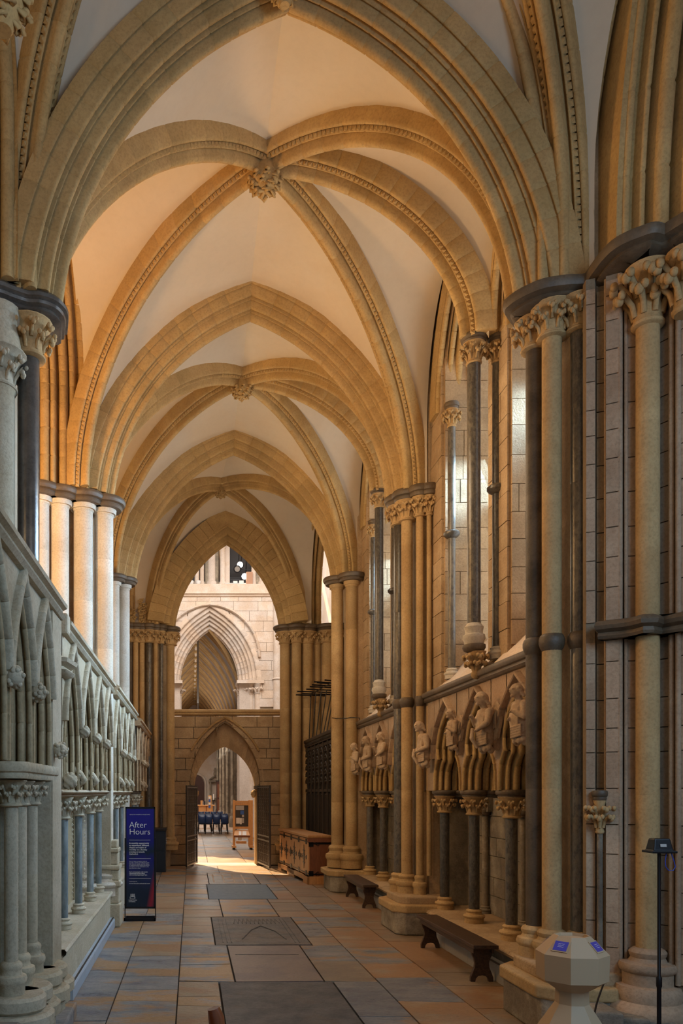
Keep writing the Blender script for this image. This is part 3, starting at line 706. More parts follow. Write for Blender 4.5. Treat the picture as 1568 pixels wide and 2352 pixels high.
# ---- screen wall with doorway
ws = tag(MB().box(-1.05, -.95, 18.86, 19.25, 0, 3.6).build('wall_back', 'ash'), 'ashlar stone screen wall pierced by the pointed doorway', kind='structure')
YS = 18.8; DC = .80; rs = random.Random(5)
clip = arch_clip(DC + .92, .84, 1.95, 3.42)
ashlar(ws, (-.92, YS, 0), (1, 0, 0), (0, 0, 1), 3.56, 3.56, .25, .52, 'ash', (0, -1, 0), rs, clip, minw=.03, gap=.014, jit=.012)
ashlar(ws, (2.64, YS + .05, 0), (1, 0, 0), (0, 0, 1), 1.0, 3.8, .25, .4, 'ash', (0, -1, 0), rs)
# solid core with the recessed arch and doorway
def arch_half(hw, zs, za, n=14):
    f = pointed((0, 0, za), (hw, 0, zs)); return [(p.x, p.z) for p in sample(f, n)]
def wallplate(x0, x1, y, yt, z1, c, hw, zs, za, mat, parent, name='wall_core', rev=True):
    A = arch_half(hw, zs, za)
    mb = MB()
    for sg, xe in ((-1, x0), (1, x1)):
        P = [(hw, 0)] + A
        for yy in (y, yt):
            rows = [[V((xe, yy, 0)), V((xe, yy, z1))]] + [[V((c + sg * a, yy, z)), V((c + sg * a, yy, z1))] for a, z in P]
            mb.grid(rows)
        mb.grid([[V((c + sg * a, y, z)), V((c + sg * a, yt, z))] for a, z in P])
        mb.grid([[V((xe, y, 0)), V((xe, yt, 0))], [V((xe, y, z1)), V((xe, yt, z1))]])
    mb.grid([[V((x0, y, z1)), V((x1, y, z1))], [V((x0, yt, z1)), V((x1, yt, z1))]])
    return mb.build(name, mat, parent)
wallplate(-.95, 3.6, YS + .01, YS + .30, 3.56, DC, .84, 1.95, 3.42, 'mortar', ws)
wallplate(-.95, 3.6, YS + .30, YS + .42, 3.56, DC, .735, 1.80, 2.86, 'ash', ws)
for sg in (-1, 1):       # outer arch ring, hood and radiating stones of the inner arch
    up = [V((DC + sg * .84, YS, z)) for z in (0, .5, 1, 1.5)]
    pl = up + [V((DC + sg * a, YS, z)) for a, z in arch_half(.84, 1.95, 3.42, 18)]
    sweep(pl, (0, 1, 0), rollprof([(.0, .03, .02), (.07, .0, .03)], .09, -.035, .26), 14, 'ash', ws, (DC, YS, 1.2), name='doorway_moulding', joint=.003)
    hood = [V((DC + sg * a, YS - .055, z)) for a, z in arch_half(.97, 1.95, 3.51, 24) if z > 2.66]
    sweep(hood, (0, 1, 0), [(-.03, 0), (-.045, .02), (-.03, .04), (0, .05), (.03, .05), (.03, 0)], 9, 'lime', ws, (DC, YS, 2.4), name='hood_mould')
    inn = arch_half(.735, 1.80, 2.86, 11); out = arch_half(.835, 1.95, 3.42, 11)
    for i in range(11):
        q = [V((DC + sg * inn[i][0], YS + .28, inn[i][1] + .007)), V((DC + sg * inn[i + 1][0], YS + .28, inn[i + 1][1] - .007)), V((DC + sg * min(.84, out[i + 1][0]), YS + .20, out[i + 1][1] - .008)), V((DC + sg * min(.84, out[i][0]), YS + .20, out[i][1] + .008))]
        MB().slabquad(q, (0, .1, 0)).build('voussoir', 'ash', ws)
    ashlar(ws, (DC + sg * .79 - .05, YS + .26, 0), (1, 0, 0), (0, 0, 1), .1, 2.2, .25, .2, 'ash', (0, -1, 0), rs)
0 and MB().prism([(DC - .10, YS - .036), (DC + .10, YS - .036), (DC + .10, YS + .1), (DC - .10, YS + .1)], 3.34, 3.57).build('keystone', 'ash', ws)
string_course('coping', [(-.92, YS, 3.58), (2.66, YS, 3.58)], 'lime', ws, w=.09, hgt=.14, nrm=(0, -1, 0))
MB().box(-.92, 2.66, YS - .02, YS + .44, 3.62, 3.73).build('coping_top', 'lime', ws)
for x in (-.03, 1.63):   # little corbel heads under the doorway springing
    mb = MB(); mb.box(x - .13, x + .13, YS + .02, YS + .26, 1.82, 1.9)
    mb.build('impost', 'abacus', ws)
    sgx = 1 if x < 0 else -1; mb = MB(); cc = V((x + sgx * .13, YS + .15, 1.70)); mb.ball(cc, .07, (1, 1, 1.3), 10, 8, lambda a, ph: 1 + .12 * sin(4 * a + 3 * ph))
    for k in range(4): mb.ball(cc + V((.05 * cos(k * 1.6), .05 * sin(k * 1.6), .05 - .03 * k)), .028, n=7, m=5)
    mb.build('carved_corbel', 'lime', ws, True)
for x in (.02, 1.58): shaft(ws, x, YS + .12, .0, 1.66, .035, 'lime', name='jamb_shaft')

# ================================================================== PIERS
def smoothpts(P, n=5):
    out = []
    for i in range(len(P) - 1):
        p0, p1, p2, p3 = [V((*P[max(0, min(len(P) - 1, j))], 0)) for j in (i - 1, i, i + 1, i + 2)]
        for k in range(n):
            s = k / n; out.append(.5 * ((2 * p1) + (p2 - p0) * s + (2 * p0 - 5 * p1 + 4 * p2 - p3) * s * s + (3 * p1 - p0 - 3 * p2 + p3) * s ** 3))
    return out + [V((*P[-1], 0))]
def band(path, z0, z1, prof, name, mat, parent, depth=.5):
    rows = []
    for i, p in enumerate(path):
        tt = (path[min(i + 1, len(path) - 1)] - path[max(0, i - 1)]).normalized(); n = V((tt.y, -tt.x, 0))
        rows.append([V((p.x, p.y, 0)) + n * a + V((0, 0, z0 + (z1 - z0) * b)) for a, b in [(-depth, 0)] + prof + [(-depth, 1.0)]])
    return MB().grid(rows).build(name, mat, parent, True)
def pier(label, shafts, zb=.45, z_ab=(5.47, 5.60), zcap=5.22, zring=None, plinth=None, back=None, foliage=True, drums=4, matback='ash', zbt=.70, abk=1.75, capr=None, noab=False):
    """shafts: (x, y, r, material). plinth: polygon + z. back: boxes (x0,x1,y0,y1,z0,z1)"""
    x0, y0 = shafts[0][:2]; t = thing('clustered_pier', (x0, y0, 0), label, 'pier')
    cx = sum(s[0] for s in shafts) / len(shafts)
    for s in shafts:
        x, y, r, m = s[:4]; z0 = zb
        if r > .03:
            MB().lathe(x, y, base_prof(r, z0, zbt), 20).build('base', 'lime' if m in ('marble', 'marblebrown') else m, t, True)
        if zring:
            shaft(t, x, y, zbt, zring, r, m, drums=max(1, drums // 2)); shaft(t, x, y, zring + .1, zcap, r, m, drums=max(1, drums // 2))
            MB().lathe(x, y, ring_prof(r, zring - .02, zring + .11, 1.32), 20).build('shaft_ring', 'abacus', t, True)
        else: shaft(t, x, y, zbt, zcap, r, m, drums=drums)
        if foliage: capital(t, x, y, zcap, z_ab[0], r * (capr or 1), 'lime', n=8)
        else: MB().lathe(x, y, [(r * 1.02, zcap), (r * 1.15, zcap + .03), (r * 1.3, z_ab[0] - .06), (r * 1.35, z_ab[0])], 20).build('capital', m, t, True)
    mb = MB()
    for s in shafts: mb.lathe(s[0], s[1], abac_prof(s[2] * abk + .07, *z_ab), 28)
    for bx in (back or []):
        mb.box(bx[0], bx[1], bx[2], bx[3], z_ab[0] + .03, z_ab[1] - .01)
    if not noab: mb.build('abacus', 'abacus', t, True)
    for bx in (back or []):
        MB().box(*bx[:4], 0, z_ab[0] + .02).build('core', matback, t)
    if plinth:
        for k, (poly, a, b, m) in enumerate(plinth):
            bevel(MB().prism(poly, a, b).build('plinth', m, t), .02, 3)
    return t
def oct_(x0, x1, y0, y1, c=.06): return [(x0 + c, y0), (x1, y0), (x1, y1), (x0 + c, y1), (x0, y1 - c), (x0, y0 + c)]
for k, (d, lab) in enumerate(((0, 'near window-side pier with two dark marble shafts flanking a pale one'), (4.05, 'window-side pier between the two benches, dark shaft left of pale shafts'))):
    y = 5.95 + d; m3 = 'marble' if k == 0 else 'lime'; r3 = .066 if k == 0 else .045
    sh = [(2.765, y + .07, .071, 'lime'), (2.71, y + .235, .070, 'marble' if k else 'marblebrown'), (2.935 if k == 0 else 2.88, y - .02 if k == 0 else y - .1, r3, m3)]
    if k == 1: sh.append((2.98, y - .16, .03, 'lime'))
    pl = [(oct_(2.50, 3.2, y - .45, y + .45, .1), 0, .30, 'grey'), (oct_(2.46, 3.2, y - .47, y + .47, .14), .27, .37, 'lime'), (oct_(2.56, 3.2, y - .38, y + .40, .1), .36, .46, 'ash')]
    pier(lab, sh, zb=.46, zring=2.85, back=[(2.88, 3.2, y + .02, y + .34), (3.0, 3.2, y - .1, y + .40)], noab=(k == 0), plinth=pl, matback='ash', capr=1.25)
pier('pale window-side pier of two thick shafts beside the panelled oak screen', [(2.62, 14.12, .105, 'pale2' if 0 else 'lime'), (2.83, 13.88, .105, 'lime')], zb=.40, zbt=.80, zcap=5.38, foliage=False, back=[(2.8, 3.2, 13.85, 14.4)],
     plinth=[(oct_(2.42, 3.2, 13.6, 14.5, .12), 0, .30, 'grey'), (oct_(2.36, 3.2, 13.56, 14.54, .16), .28, .38, 'lime')], drums=6)
sh = [(2.17, 18.22, .12, 'lime'), (2.42, 18.1, .11, 'lime'), (2.68, 18.2, .13, 'lime'), (2.93, 18.3, .10, 'lime'), (3.14, 18.1, .13, 'lime'), (3.36, 18.0, .08, 'lime')]
pier('far window-side pier of pale shafts rising behind the iron rods', sh, zb=.4, z_ab=(5.46, 5.60), zcap=5.18, drums=9, back=[(2.2, 3.6, 18.25, 18.75)])
# choir side
t1 = pier('near choir-side pier, polished dark marble shaft under a curved marble abacus', [(-1.29, 6.20, .087, 'blackab')], zb=.6, z_ab=(5.45, 5.60), zcap=5.16, back=[(-1.95, -1.42, 6.0, 6.4)], matback='cool', drums=1, noab=True, capr=1.25)
capital(t1, -1.52, 6.06, 4.84, 5.12, .14, 'cool', n=9)
MB().lathe(-1.52, 6.06, [(.15, .6), (.15, 4.83), (.165, 4.85)], 20).build('shaft', 'cool', t1, True)
MB().lathe(-1.52, 6.06, [(.15, 5.1), (.21, 5.14), (.18, 5.3), (.2, 5.46)], 20).build('capital', 'cool', t1, True)
pth = smoothpts([(at(a, b), b) for a, b in ((-150, 5.78), (-60, 5.80), (0, 5.875), (28, 5.93), (63, 5.99), (91, 6.0), (121, 6.05), (141, 6.13), (152, 6.25), (150, 6.5))])
band(pth, 5.45, 5.60, [(-.06, 0), (-.035, .1), (-.045, .28), (-.01, .36), (-.005, .5), (-.012, .56), (.015, .64), (.02, .8), (.0, .97)], 'abacus', 'blackab', t1, depth=.3)
MB().prism([(-2.1, 5.9), (-1.5, 5.95), (-1.15, 6.15), (-1.12, 6.5), (-2.1, 6.5)], 5.46, 5.59).build('abacus_core', 'blackab', t1)
ashlar(t1, (-1.95, 5.90, .6), (1, 0, 0), (0, 0, 1), .36, 4.2, .20, .3, 'cool', (0, -1, 0))
sh = [(-1.155, 10.3, .125, 'pale'), (-1.40, 10.12, .125, 'pale'), (-1.68, 9.98, .12, 'pale'), (-1.92, 9.86, .13, 'pale')]
pier('pale choir-side pier of four thick attached shafts above the arcaded screen', sh, zb=.4, zcap=5.36, foliage=False, z_ab=(5.44, 5.58), back=[(-2.3, -1.3, 10.2, 10.6)], drums=8)
sh = [(-1.22, 14.1, .105, 'pale'), (-1.38, 13.9, .10, 'pale'), (-1.58, 13.8, .10, 'pale')]
pier('slimmer pale choir-side pier behind the second length of arcaded screen', sh, zb=.4, zcap=5.38, foliage=False, z_ab=(5.46, 5.58), back=[(-2.0, -1.3, 14.0, 14.4)], drums=8)
sh = [(-.50, 18.35, .10, 'lime'), (-.70, 18.1, .045, 'marble'), (-.83, 18.05, .05, 'lime'), (-.98, 18.0, .068, 'marble'), (-1.14, 18.0, .06, 'lime'), (-1.28, 17.95, .06, 'lime'), (-1.42, 17.95, .07, 'marblebrown')]
pier('far choir-side pier of slim dark and pale shafts beside the stone screen', sh, zb=.4, zcap=5.17, z_ab=(5.46, 5.60), back=[(-1.9, -.5, 18.3, 18.9)], drums=10, capr=1.3)
for x in (-1.38, -1.12, -.82):    # upright carved leaf panels standing on that abacus
    t = thing('carved_leaf_panel', (x, 17.9, 5.6), 'upright pierced leaf carving on the far choir-side abacus, %s' % {-1.38: 'next to the pier edge', -1.12: 'middle and tallest', -.82: 'beside the arch foot'}[x], 'carving')
    mb = MB(); hh = .52 if x != -1.38 else .34; rr = random.Random(int(-x * 100))
    for k in range(16):
        p = V((x + rr.uniform(-.09, .09), 17.9 + rr.uniform(-.03, .03), 5.62 + hh * k / 16)); mb.tube([p, p + V((.03, -.03, .04)), p + V((.06 * rr.choice((-1, 1)), -.04, .03))], [.022, .02, .012], 5); mb.ball(p, .03, n=6, m=5)
    mb.box(x - .08, x + .08, 17.92, 18.0, 5.6, 5.6 + hh * .9); mb.build('leaves', 'rib', t, True)

# ---- near corner pier on the window side: moulded jamb in courses
t = thing('corner_pier', (3.15, 5.6, 0), 'near window-side corner pier with one thick pale shaft and moulded jambs', 'pier')
JP = [(1338, 5.80), (1345, 5.74), (1366, 5.72), (1369, 5.76), (1388, 5.74), (1391, 5.64), (1421, 5.60), (1424, 5.68), (1432, 5.68), (1435, 5.61), (1464, 5.59), (1465, 5.74), (1512, 5.70), (1516, 5.54), (1546, 5.46), (1549, 5.58), (1553, 5.57), (1556, 5.40), (1600, 5.30), (1660, 5.20)]
JP = [(at(px, y), y) for px, y in JP]
MB().grid([[V((x, y, z)) for x, y in JP] + [V((4.3, 5.9, z))] for z in (0, 5.5)]).build('core', 'mortar', t)
rj = random.Random(9); z = .42
while z < 5.4:
    h = rj.uniform(.17, .27)
    if z > 2.8 and z < 2.95: z = 2.98; continue
    h = min(h, 5.42 - z) if z > 2.9 else min(h, 2.84 - z)
    if h < .04: z += max(h, .01) + (.14 if z < 2.95 else 1); continue
    for i in (1, 3, 5, 9, 13, 17):
        a, b = V((*JP[i], z + .004)), V((*JP[i + 1], z + .004)); n = (b - a).cross(V((0, 0, 1))).normalized() * -1
        n = n if n.y < 0 else -n
        dpt = .012 + rj.uniform(0, .003); u = (b - a).normalized() * .001
        MB().slabquad([a + u + n * dpt, b - u + n * dpt, b - u + n * dpt + V((0, 0, h - .008)), a + u + n * dpt + V((0, 0, h - .008))], n * -.05).build('stone', 'pink' if i not in (3,) else 'ash', t)
    z += h
for px, y, r in ((1423, 5.60, .018), (1437, 5.60, .014), (1542, 5.44, .02), (1557, 5.38, .018), (1391, 5.66, .012)):
    x = at(px, y); MB().lathe(x, y, [(r, .42), (r, 5.45)], 10).build('roll', 'pink', t, True)
xs, ys = at(1487, 5.5), 5.5
shaft(t, xs, ys, .62, 2.84, .076, 'lime', drums=2); shaft(t, xs, ys, 2.96, 5.02, .076, 'lime', drums=3)
MB().lathe(xs, ys, base_prof(.08, .40, .66, 1.15), 24).build('base', 'pink', t, True)
MB().lathe(xs, ys, [(.30, 0), (.30, .14), (.27, .17), (.28, .22), (.26, .27), (.21, .30), (.22, .36), (.2, .40), (.1, .42)], 24).build('plinth', 'pink', t, True)
capital(t, xs, ys, 5.0, 5.42, .085, 'lime', n=8)
capital(t, at(1378, 5.82), 5.84, 5.1, 5.30, .03, 'lime', n=6, rows=1)
capital(t, at(1575, 5.3), 5.3, 4.98, 5.4, .07, 'lime', n=7)
rows = []
AB = [(at(a, b), b) for a, b in ((1200, 6.45), (1166, 6.18), (1176, 6.07), (1210, 5.96), (1250, 5.88), (1300, 5.84), (1345, 5.82), (1366, 5.70), (1387, 5.57), (1412, 5.46), (1440, 5.39), (1470, 5.34), (1500, 5.30), (1524, 5.32), (1536, 5.29), (1568, 5.21), (1660, 5.0))]
path = smoothpts(AB)
band(path, 5.46, 5.61, [(-.05, 0), (-.02, .12), (-.03, .3), (.02, .4), (.035, .6), (.03, .85), (.0, .98)], 'abacus', 'abacus', t, depth=.22)
MB().prism([(2.66, 6.4), (2.66, 6.05), (3.0, 5.98), (3.1, 5.75), (3.35, 5.55), (3.6, 5.4), (3.6, 6.4)], 5.47, 5.59).build('abacus_core', 'abacus', t)
bandp = [V((x, y, 0)) for x, y in ((2.96, 5.66), (at(1370, 5.62), 5.60), (at(1430, 5.52), 5.51), (at(1455, 5.46), 5.45), (at(1475, 5.38), 5.37), (at(1500, 5.36), 5.36), (at(1520, 5.42), 5.42), (at(1560, 5.32), 5.32), (at(1660, 5.15), 5.15))]
band(bandp, 2.84, 2.97, [(0, 0), (.01, .15), (.0, .35), (.035, .5), (.045, .7), (.03, .9), (.0, 1.0)], 'string_course', 'abacus', t)
for px, z0, z1 in ((1300, .0, .28), (1360, 0, .24), (1418, 0, .22)):
    x = at(px, 5.35); bevel(MB().prism([(x, 5.30), (x + .32, 5.2), (x + .34, 5.7), (x, 5.75)], z0, z1).build('plinth', 'grey', t), .025, 3)
# small marble capital of the neighbouring arcade peeping out beside the near pier
t = thing('arcade_colonnette', (at(1377, 5.66), 5.66, 0), 'fragment of a small dark leaf capital peeping out beside the corner pier', 'column')
MB().lathe(at(1377, 5.66), 5.66, abac_prof(.055, 1.69, 1.76), 16).build('abacus', 'abacus', t, True); capital(t, at(1377, 5.66), 5.66, 1.45, 1.69, .024, 'lime', n=6); shaft(t, at(1377, 5.66), 5.66, .5, 1.45, .02, 'grey')

# ---- tall window shafts of the two bays (each a thing)
def wshaft(x, y, r, zb, zc, label, ring=None, corbel=False, ztop=6.39):
    t = thing('window_shaft', (x, y, zb), label, 'shaft', None)
    if corbel:
        MB().lathe(x, y, [(r, 3.47), (r * 1.2, 3.45), (r * 1.45, 3.43), (r * 1.3, 3.39), (r * 1.3, 3.36), (r * 1.6, 3.35), (r * 1.7, 3.31), (r * 1.45, 3.28), (r * 1.4, 3.24)][::-1], 20).build('base', 'pale', t, True)
        MB().lathe(x, y, [(r * .9, 3.17), (r * 1.5, 3.19), (r * 1.75, 3.22), (r * 1.7, 3.25), (r * 1.3, 3.26)], 20).build('corbel_abacus', 'abacus', t, True)
        MB().lathe(x + .03, y, [(.01, 2.90), (.03, 2.94), (r * .6, 3.0), (r * .9, 3.1), (r * 1.4, 3.18)], 16).build('corbel', 'lime', t, True)
        mb = MB()
        for j, n in ((0, 7), (1, 6)):
            for i in range(n):
                a = 2 * pi * (i + .5 * j) / n; dd = V((cos(a), sin(a), 0)); crocket(mb, V((x + .02, y, 2.97 + .07 * j)) + dd * r * (.35 + .3 * j), dd, .055, .10)
        mb.ball((x + .02, y, 2.95), .05, n=10, m=8); mb.build('foliage', 'lime', t, True, ang=80); zs = 3.47
    else:
        MB().lathe(x, y, base_prof(r, zb, zb + .13), 16).build('base', 'pale', t, True); zs = zb + .13
    if ring:
        shaft(t, x, y, zs, ring, r, 'marble'); shaft(t, x, y, ring, ztop - .28, r, 'marble')
        MB().lathe(x, y, ring_prof(r, ring - .05, ring + .05, 2.1), 18).build('shaft_ring', 'marble', t, True)
    else: shaft(t, x, y, zs, ztop - .28, r, 'marble')
    capital(t, x, y, ztop - .28, ztop - .07, r * .95, 'lime', n=8)
    MB().lathe(x, y, abac_prof(r * 2.0, ztop - .07, ztop + .01), 20).build('abacus', 'abacus', t, True)
for d, nm in ((0, 'nearer bay'), (4.05, 'farther bay')):
    wshaft(2.88, 8.0 + d, .066, 2.95, 6.1, 'thick dark window shaft on a carved leaf corbel, %s' % nm, corbel=True)
    wshaft(3.11, 9.38 + d, .045, 3.10, 6.1, 'dark ringed window shaft at the far jamb, %s' % nm, ring=4.83)
    wshaft(3.11, 7.98 + d, .048, 3.10, 6.1, 'dark ringed window shaft behind the corbelled one, %s' % nm, ring=4.83)

# ---- blind arcade colonnettes, window side
def colonnette(label, group, r=.057, zb=.325, zt=1.77, mat='marble', capm='lime', oblong=True, cr=1.25, loc=(0, 0, 0)):
    t = thing('arcade_colonnette', (loc[0], loc[1], 0), label, 'column', group); x, y = loc[0], loc[1]
    k = r / .057
    MB().lathe(x, y, base_prof(r, zb, zb + .15 * k), 20).build('base', 'lime' if capm == 'lime' else capm, t, True)
    shaft(t, x, y, zb + .15 * k, 1.50, r, mat, n=20)
    capital(t, x, y, 1.495, zt - .07, r * cr, capm, n=8)
    mb = MB()
    if oblong:
        mb.lathe(x - .0, y, abac_prof(.148, zt - .08, zt), 24); mb.lathe(x + .2, y, abac_prof(.135, zt - .08, zt), 24)
    else: mb.lathe(x, y, abac_prof(r * 2.4, zt - .08, zt), 24)
    mb.build('abacus', 'abacus', t, True); return t
col0 = colonnette('dark speckled arcade colonnette beside the near pier with the wide bench in front', 'marble arcade columns', loc=(3.08, 7.55, 0))
for y, lab in ((8.55, 'dark speckled arcade colonnette, middle one of the three behind the nearer bench'), (9.55, 'dark speckled arcade colonnette next to the pier at the far end of the nearer bench'), (6.55, 'arcade colonnette tucked behind the near window-side pier'),
               (11.6, 'arcade colonnette left of the middle pier above the farther bench'), (12.6, 'arcade colonnette above the middle of the farther bench'), (13.55, 'arcade colonnette next to the pale two-shaft pier')):
    dup(col0, (3.08, y, 0), lab)
bc = colonnette('x', None, r=.035, zt=1.56, zb=.325, mat='grey', capm='grey', oblong=False, loc=(3.44, 8.14, 0)); bc.name = 'wall_colonnette'
bc['label'] = 'slim grey colonnette on the wall right behind the nearest dark arcade shaft'; bc['category'] = 'column'
for y, lab in ((9.19, 'slim grey wall colonnette behind the middle dark arcade shaft'), (10.1, 'slim grey wall colonnette behind the farthest dark arcade shaft of the nearer bay'), (12.2, 'pale wall colonnette behind the farther bench, nearer one'), (13.2, 'pale wall colonnette behind the farther bench, farther one')):
    dup(bc, (3.44, y, 0), lab)

# ---- half-length carved figures on the spandrels
FIGM = 'fig'
def figure(loc, label, lean=0, turn=0, wings=False, arms='fold', s=1.0, seed=0, drape=True):
    """half-length figure, one fused body; faces -X after the turn"""
    t = thing('carved_figure', loc, label, 'statue'); mb = MB()
    def P(x, y, z): return V((x, y, z)) * s
    # local frame: -x is forward, z up; origin at spandrel
    mb.ball(P(0, 0, 0), .068 * s, (.95, 1.15, 1.25), 14, 10)                    # chest
    mb.ball(P(.0, 0, -.10), .062 * s, (.95, 1.05, 1.35), 14, 10)
    mb.tube([P(0, 0, .04), P(0, 0, -.08), P(.0, 0, -.17), P(.015, 0, -.22)], [.062 * s, .060 * s, .066 * s, .04 * s], 14)
    mb.tube([P(0, 0, .06), P(-.012, 0, .11)], [.030 * s, .026 * s], 10)         # neck
    h = P(-.022, 0, .15)
    mb.ball(h, .046 * s, (1.0, .86, 1.2), 16, 12)                               # head
    mb.ball(h + P(.012, 0, .008), .052 * s, (1.0, .98, 1.05), 14, 10)           # hair
    mb.ball(h + P(-.046, 0, -.004), .010 * s, (1, .7, 1.6), 8, 6)               # nose
    mb.ball(h + P(-.034, 0, -.040), .017 * s, (1, 1.1, .8), 8, 6)               # chin
    for sy in (-1, 1):
        mb.ball(h + P(-.036, sy * .018, .016), .011 * s, (1, 1.4, .6), 8, 6)    # brow
        mb.ball(h + P(0, sy * .042, -.004), .011 * s, (1, .6, 1.4), 8, 6)       # ear
        for q in range(4): mb.ball(h + P(.0 + .012 * q, sy * .045, .02 - .018 * q), .017 * s, n=7, m=5)
        sh = P(.0, sy * .072, .045); mb.ball(sh, .034 * s, n=10, m=8)
        if arms == 'fold': el, ha = P(-.02, sy * .095, -.055), P(-.08, sy * .02, -.04 - .03 * sy)
        elif arms == 'scroll': el, ha = P(-.01, sy * .095, -.06), P(-.10, sy * .035, -.11)
        else: el, ha = P(-.04, sy * .1, -.04), P(-.10, sy * .04, .02 if sy > 0 else -.10)
        mb.tube([sh, el], [.030 * s, .026 * s], 10); mb.ball(el, .026 * s, n=8, m=6); mb.tube([el, ha], [.026 * s, .015 * s], 10)
        mb.ball(ha, .016 * s, (1.2, .8, 1), 8, 6)
        for q in range(4): mb.tube([ha, ha + P(-.022, (q - 1.5) * .007, -.006 * q)], [.005 * s, .004 * s], 5)
    if drape:
        for q in range(9):
            y = -.058 + .0145 * q; mb.tube([P(-.045, y * .9, .02), P(-.066 + abs(y) * .3, y + .01, -.08), P(-.060 + abs(y) * .4, y * .8 + .012, -.19)], [.006 * s, .010 * s, .009 * s], 6)
        for q in range(5): mb.tube([P(-.03, -.07, -.12 - .02 * q), P(-.078, 0, -.14 - .02 * q), P(-.03, .07, -.10 - .025 * q)], .009 * s, 6)
    if arms == 'scroll' or seed == 2: mb.tube([P(-.10, .03, -.08), P(-.12, 0, -.16), P(-.08, -.02, -.24)], [.014 * s, .018 * s, .012 * s], 8)
    for q in range(8):                                                          # leafy cloud at the foot
        a = q * .8; mb.ball(P(-.03 * cos(a) + .0, .05 * sin(a), -.23 - .012 * (q % 3)), .028 * s, n=8, m=6)
    for v_i, v in enumerate(mb.v):                                              # pose
        x, y, z = v; x2 = x + lean * max(0, z) * 1.0; c, sn = cos(turn), sin(turn); mb.v[v_i] = (loc[0] + x2 * c - y * sn, loc[1] + x2 * sn + y * c, loc[2] + z)
    b = mb.build('body', FIGM, t, True); rm = b.modifiers.new('fuse', 'REMESH'); rm.mode = 'VOXEL'; rm.voxel_size = .0052 * s; rm.use_smooth_shade = True
    sm = b.modifiers.new('soften', 'SMOOTH'); sm.factor = .5; sm.iterations = 2
    if wings:
        for sy in (-1, 1):
            out = [(.03, .03, .06), (.045, .09, .13), (.05, .125, .08), (.05, .12, -.04), (.045, .08, -.16), (.035, .04, -.18), (.03, .03, -.05)]
            vs = [V((x * s * 1.0, sy * y * s, z * s)) for x, y, z in out]; vs = [V((q.x * cos(turn) - q.y * sin(turn), q.x * sin(turn) + q.y * cos(turn), q.z)) + V(loc) for q in vs]
            n = len(vs); mb = MB(); mb.add(vs + [q + V((.025, 0, 0)) for q in vs], [tuple(range(n)), tuple(range(n, 2 * n))[::-1]] + [(i, (i + 1) % n, n + (i + 1) % n, n + i) for i in range(n)])
            for q in range(5):
                p = V((.028 * s, sy * (.05 + .014 * q) * s, (.08 - .01 * q) * s)); e = p + V((0, sy * .004, -.17 * s + .012 * q * s))
                p, e = [V((g.x * cos(turn) - g.y * sin(turn), g.x * sin(turn) + g.y * cos(turn), g.z)) + V(loc) for g in (p, e)]; mb.tube([p, (p + e) / 2 + V((-.006, 0, 0)), e], [.005, .007, .004], 5)
            bevel(mb.build('wing', FIGM, t), .006, 2)
    return t
figure((2.85, 9.60, 2.37), 'carved bearded figure in a loose robe leaning out beside the middle pier', lean=-.25, turn=.10, arms='scroll', s=1.18, seed=1)
figure((2.85, 8.55, 2.46), 'carved angel with arms lost, between the first two arches behind the nearer bench', lean=-.1, turn=.10, wings=True, arms='fold', s=.95, seed=0)
figure((2.84, 7.56, 2.46), 'large carved winged figure in deep drapery above the middle arch spandrel', lean=-.15, turn=.10, wings=True, arms='raise', s=1.22, seed=2)
figure((2.85, 6.80, 2.46), 'partly hidden carved figure beside the near window-side pier', lean=-.1, turn=.10, wings=True, arms='fold', s=1.1)
figure((2.84, 13.55, 2.36), 'small carved figure holding drapery next to the pale two-shaft pier', lean=-.1, turn=.10, arms='fold', s=1.15)
figure((2.84, 12.62, 2.40), 'carved musician figure, middle one above the farther bench', lean=-.1, turn=.10, arms='scroll', s=1.2, seed=2)
figure((2.84, 11.66, 2.40), 'carved figure close to the dark shaft of the middle pier', lean=-.1, turn=.10, arms='raise', s=1.15)

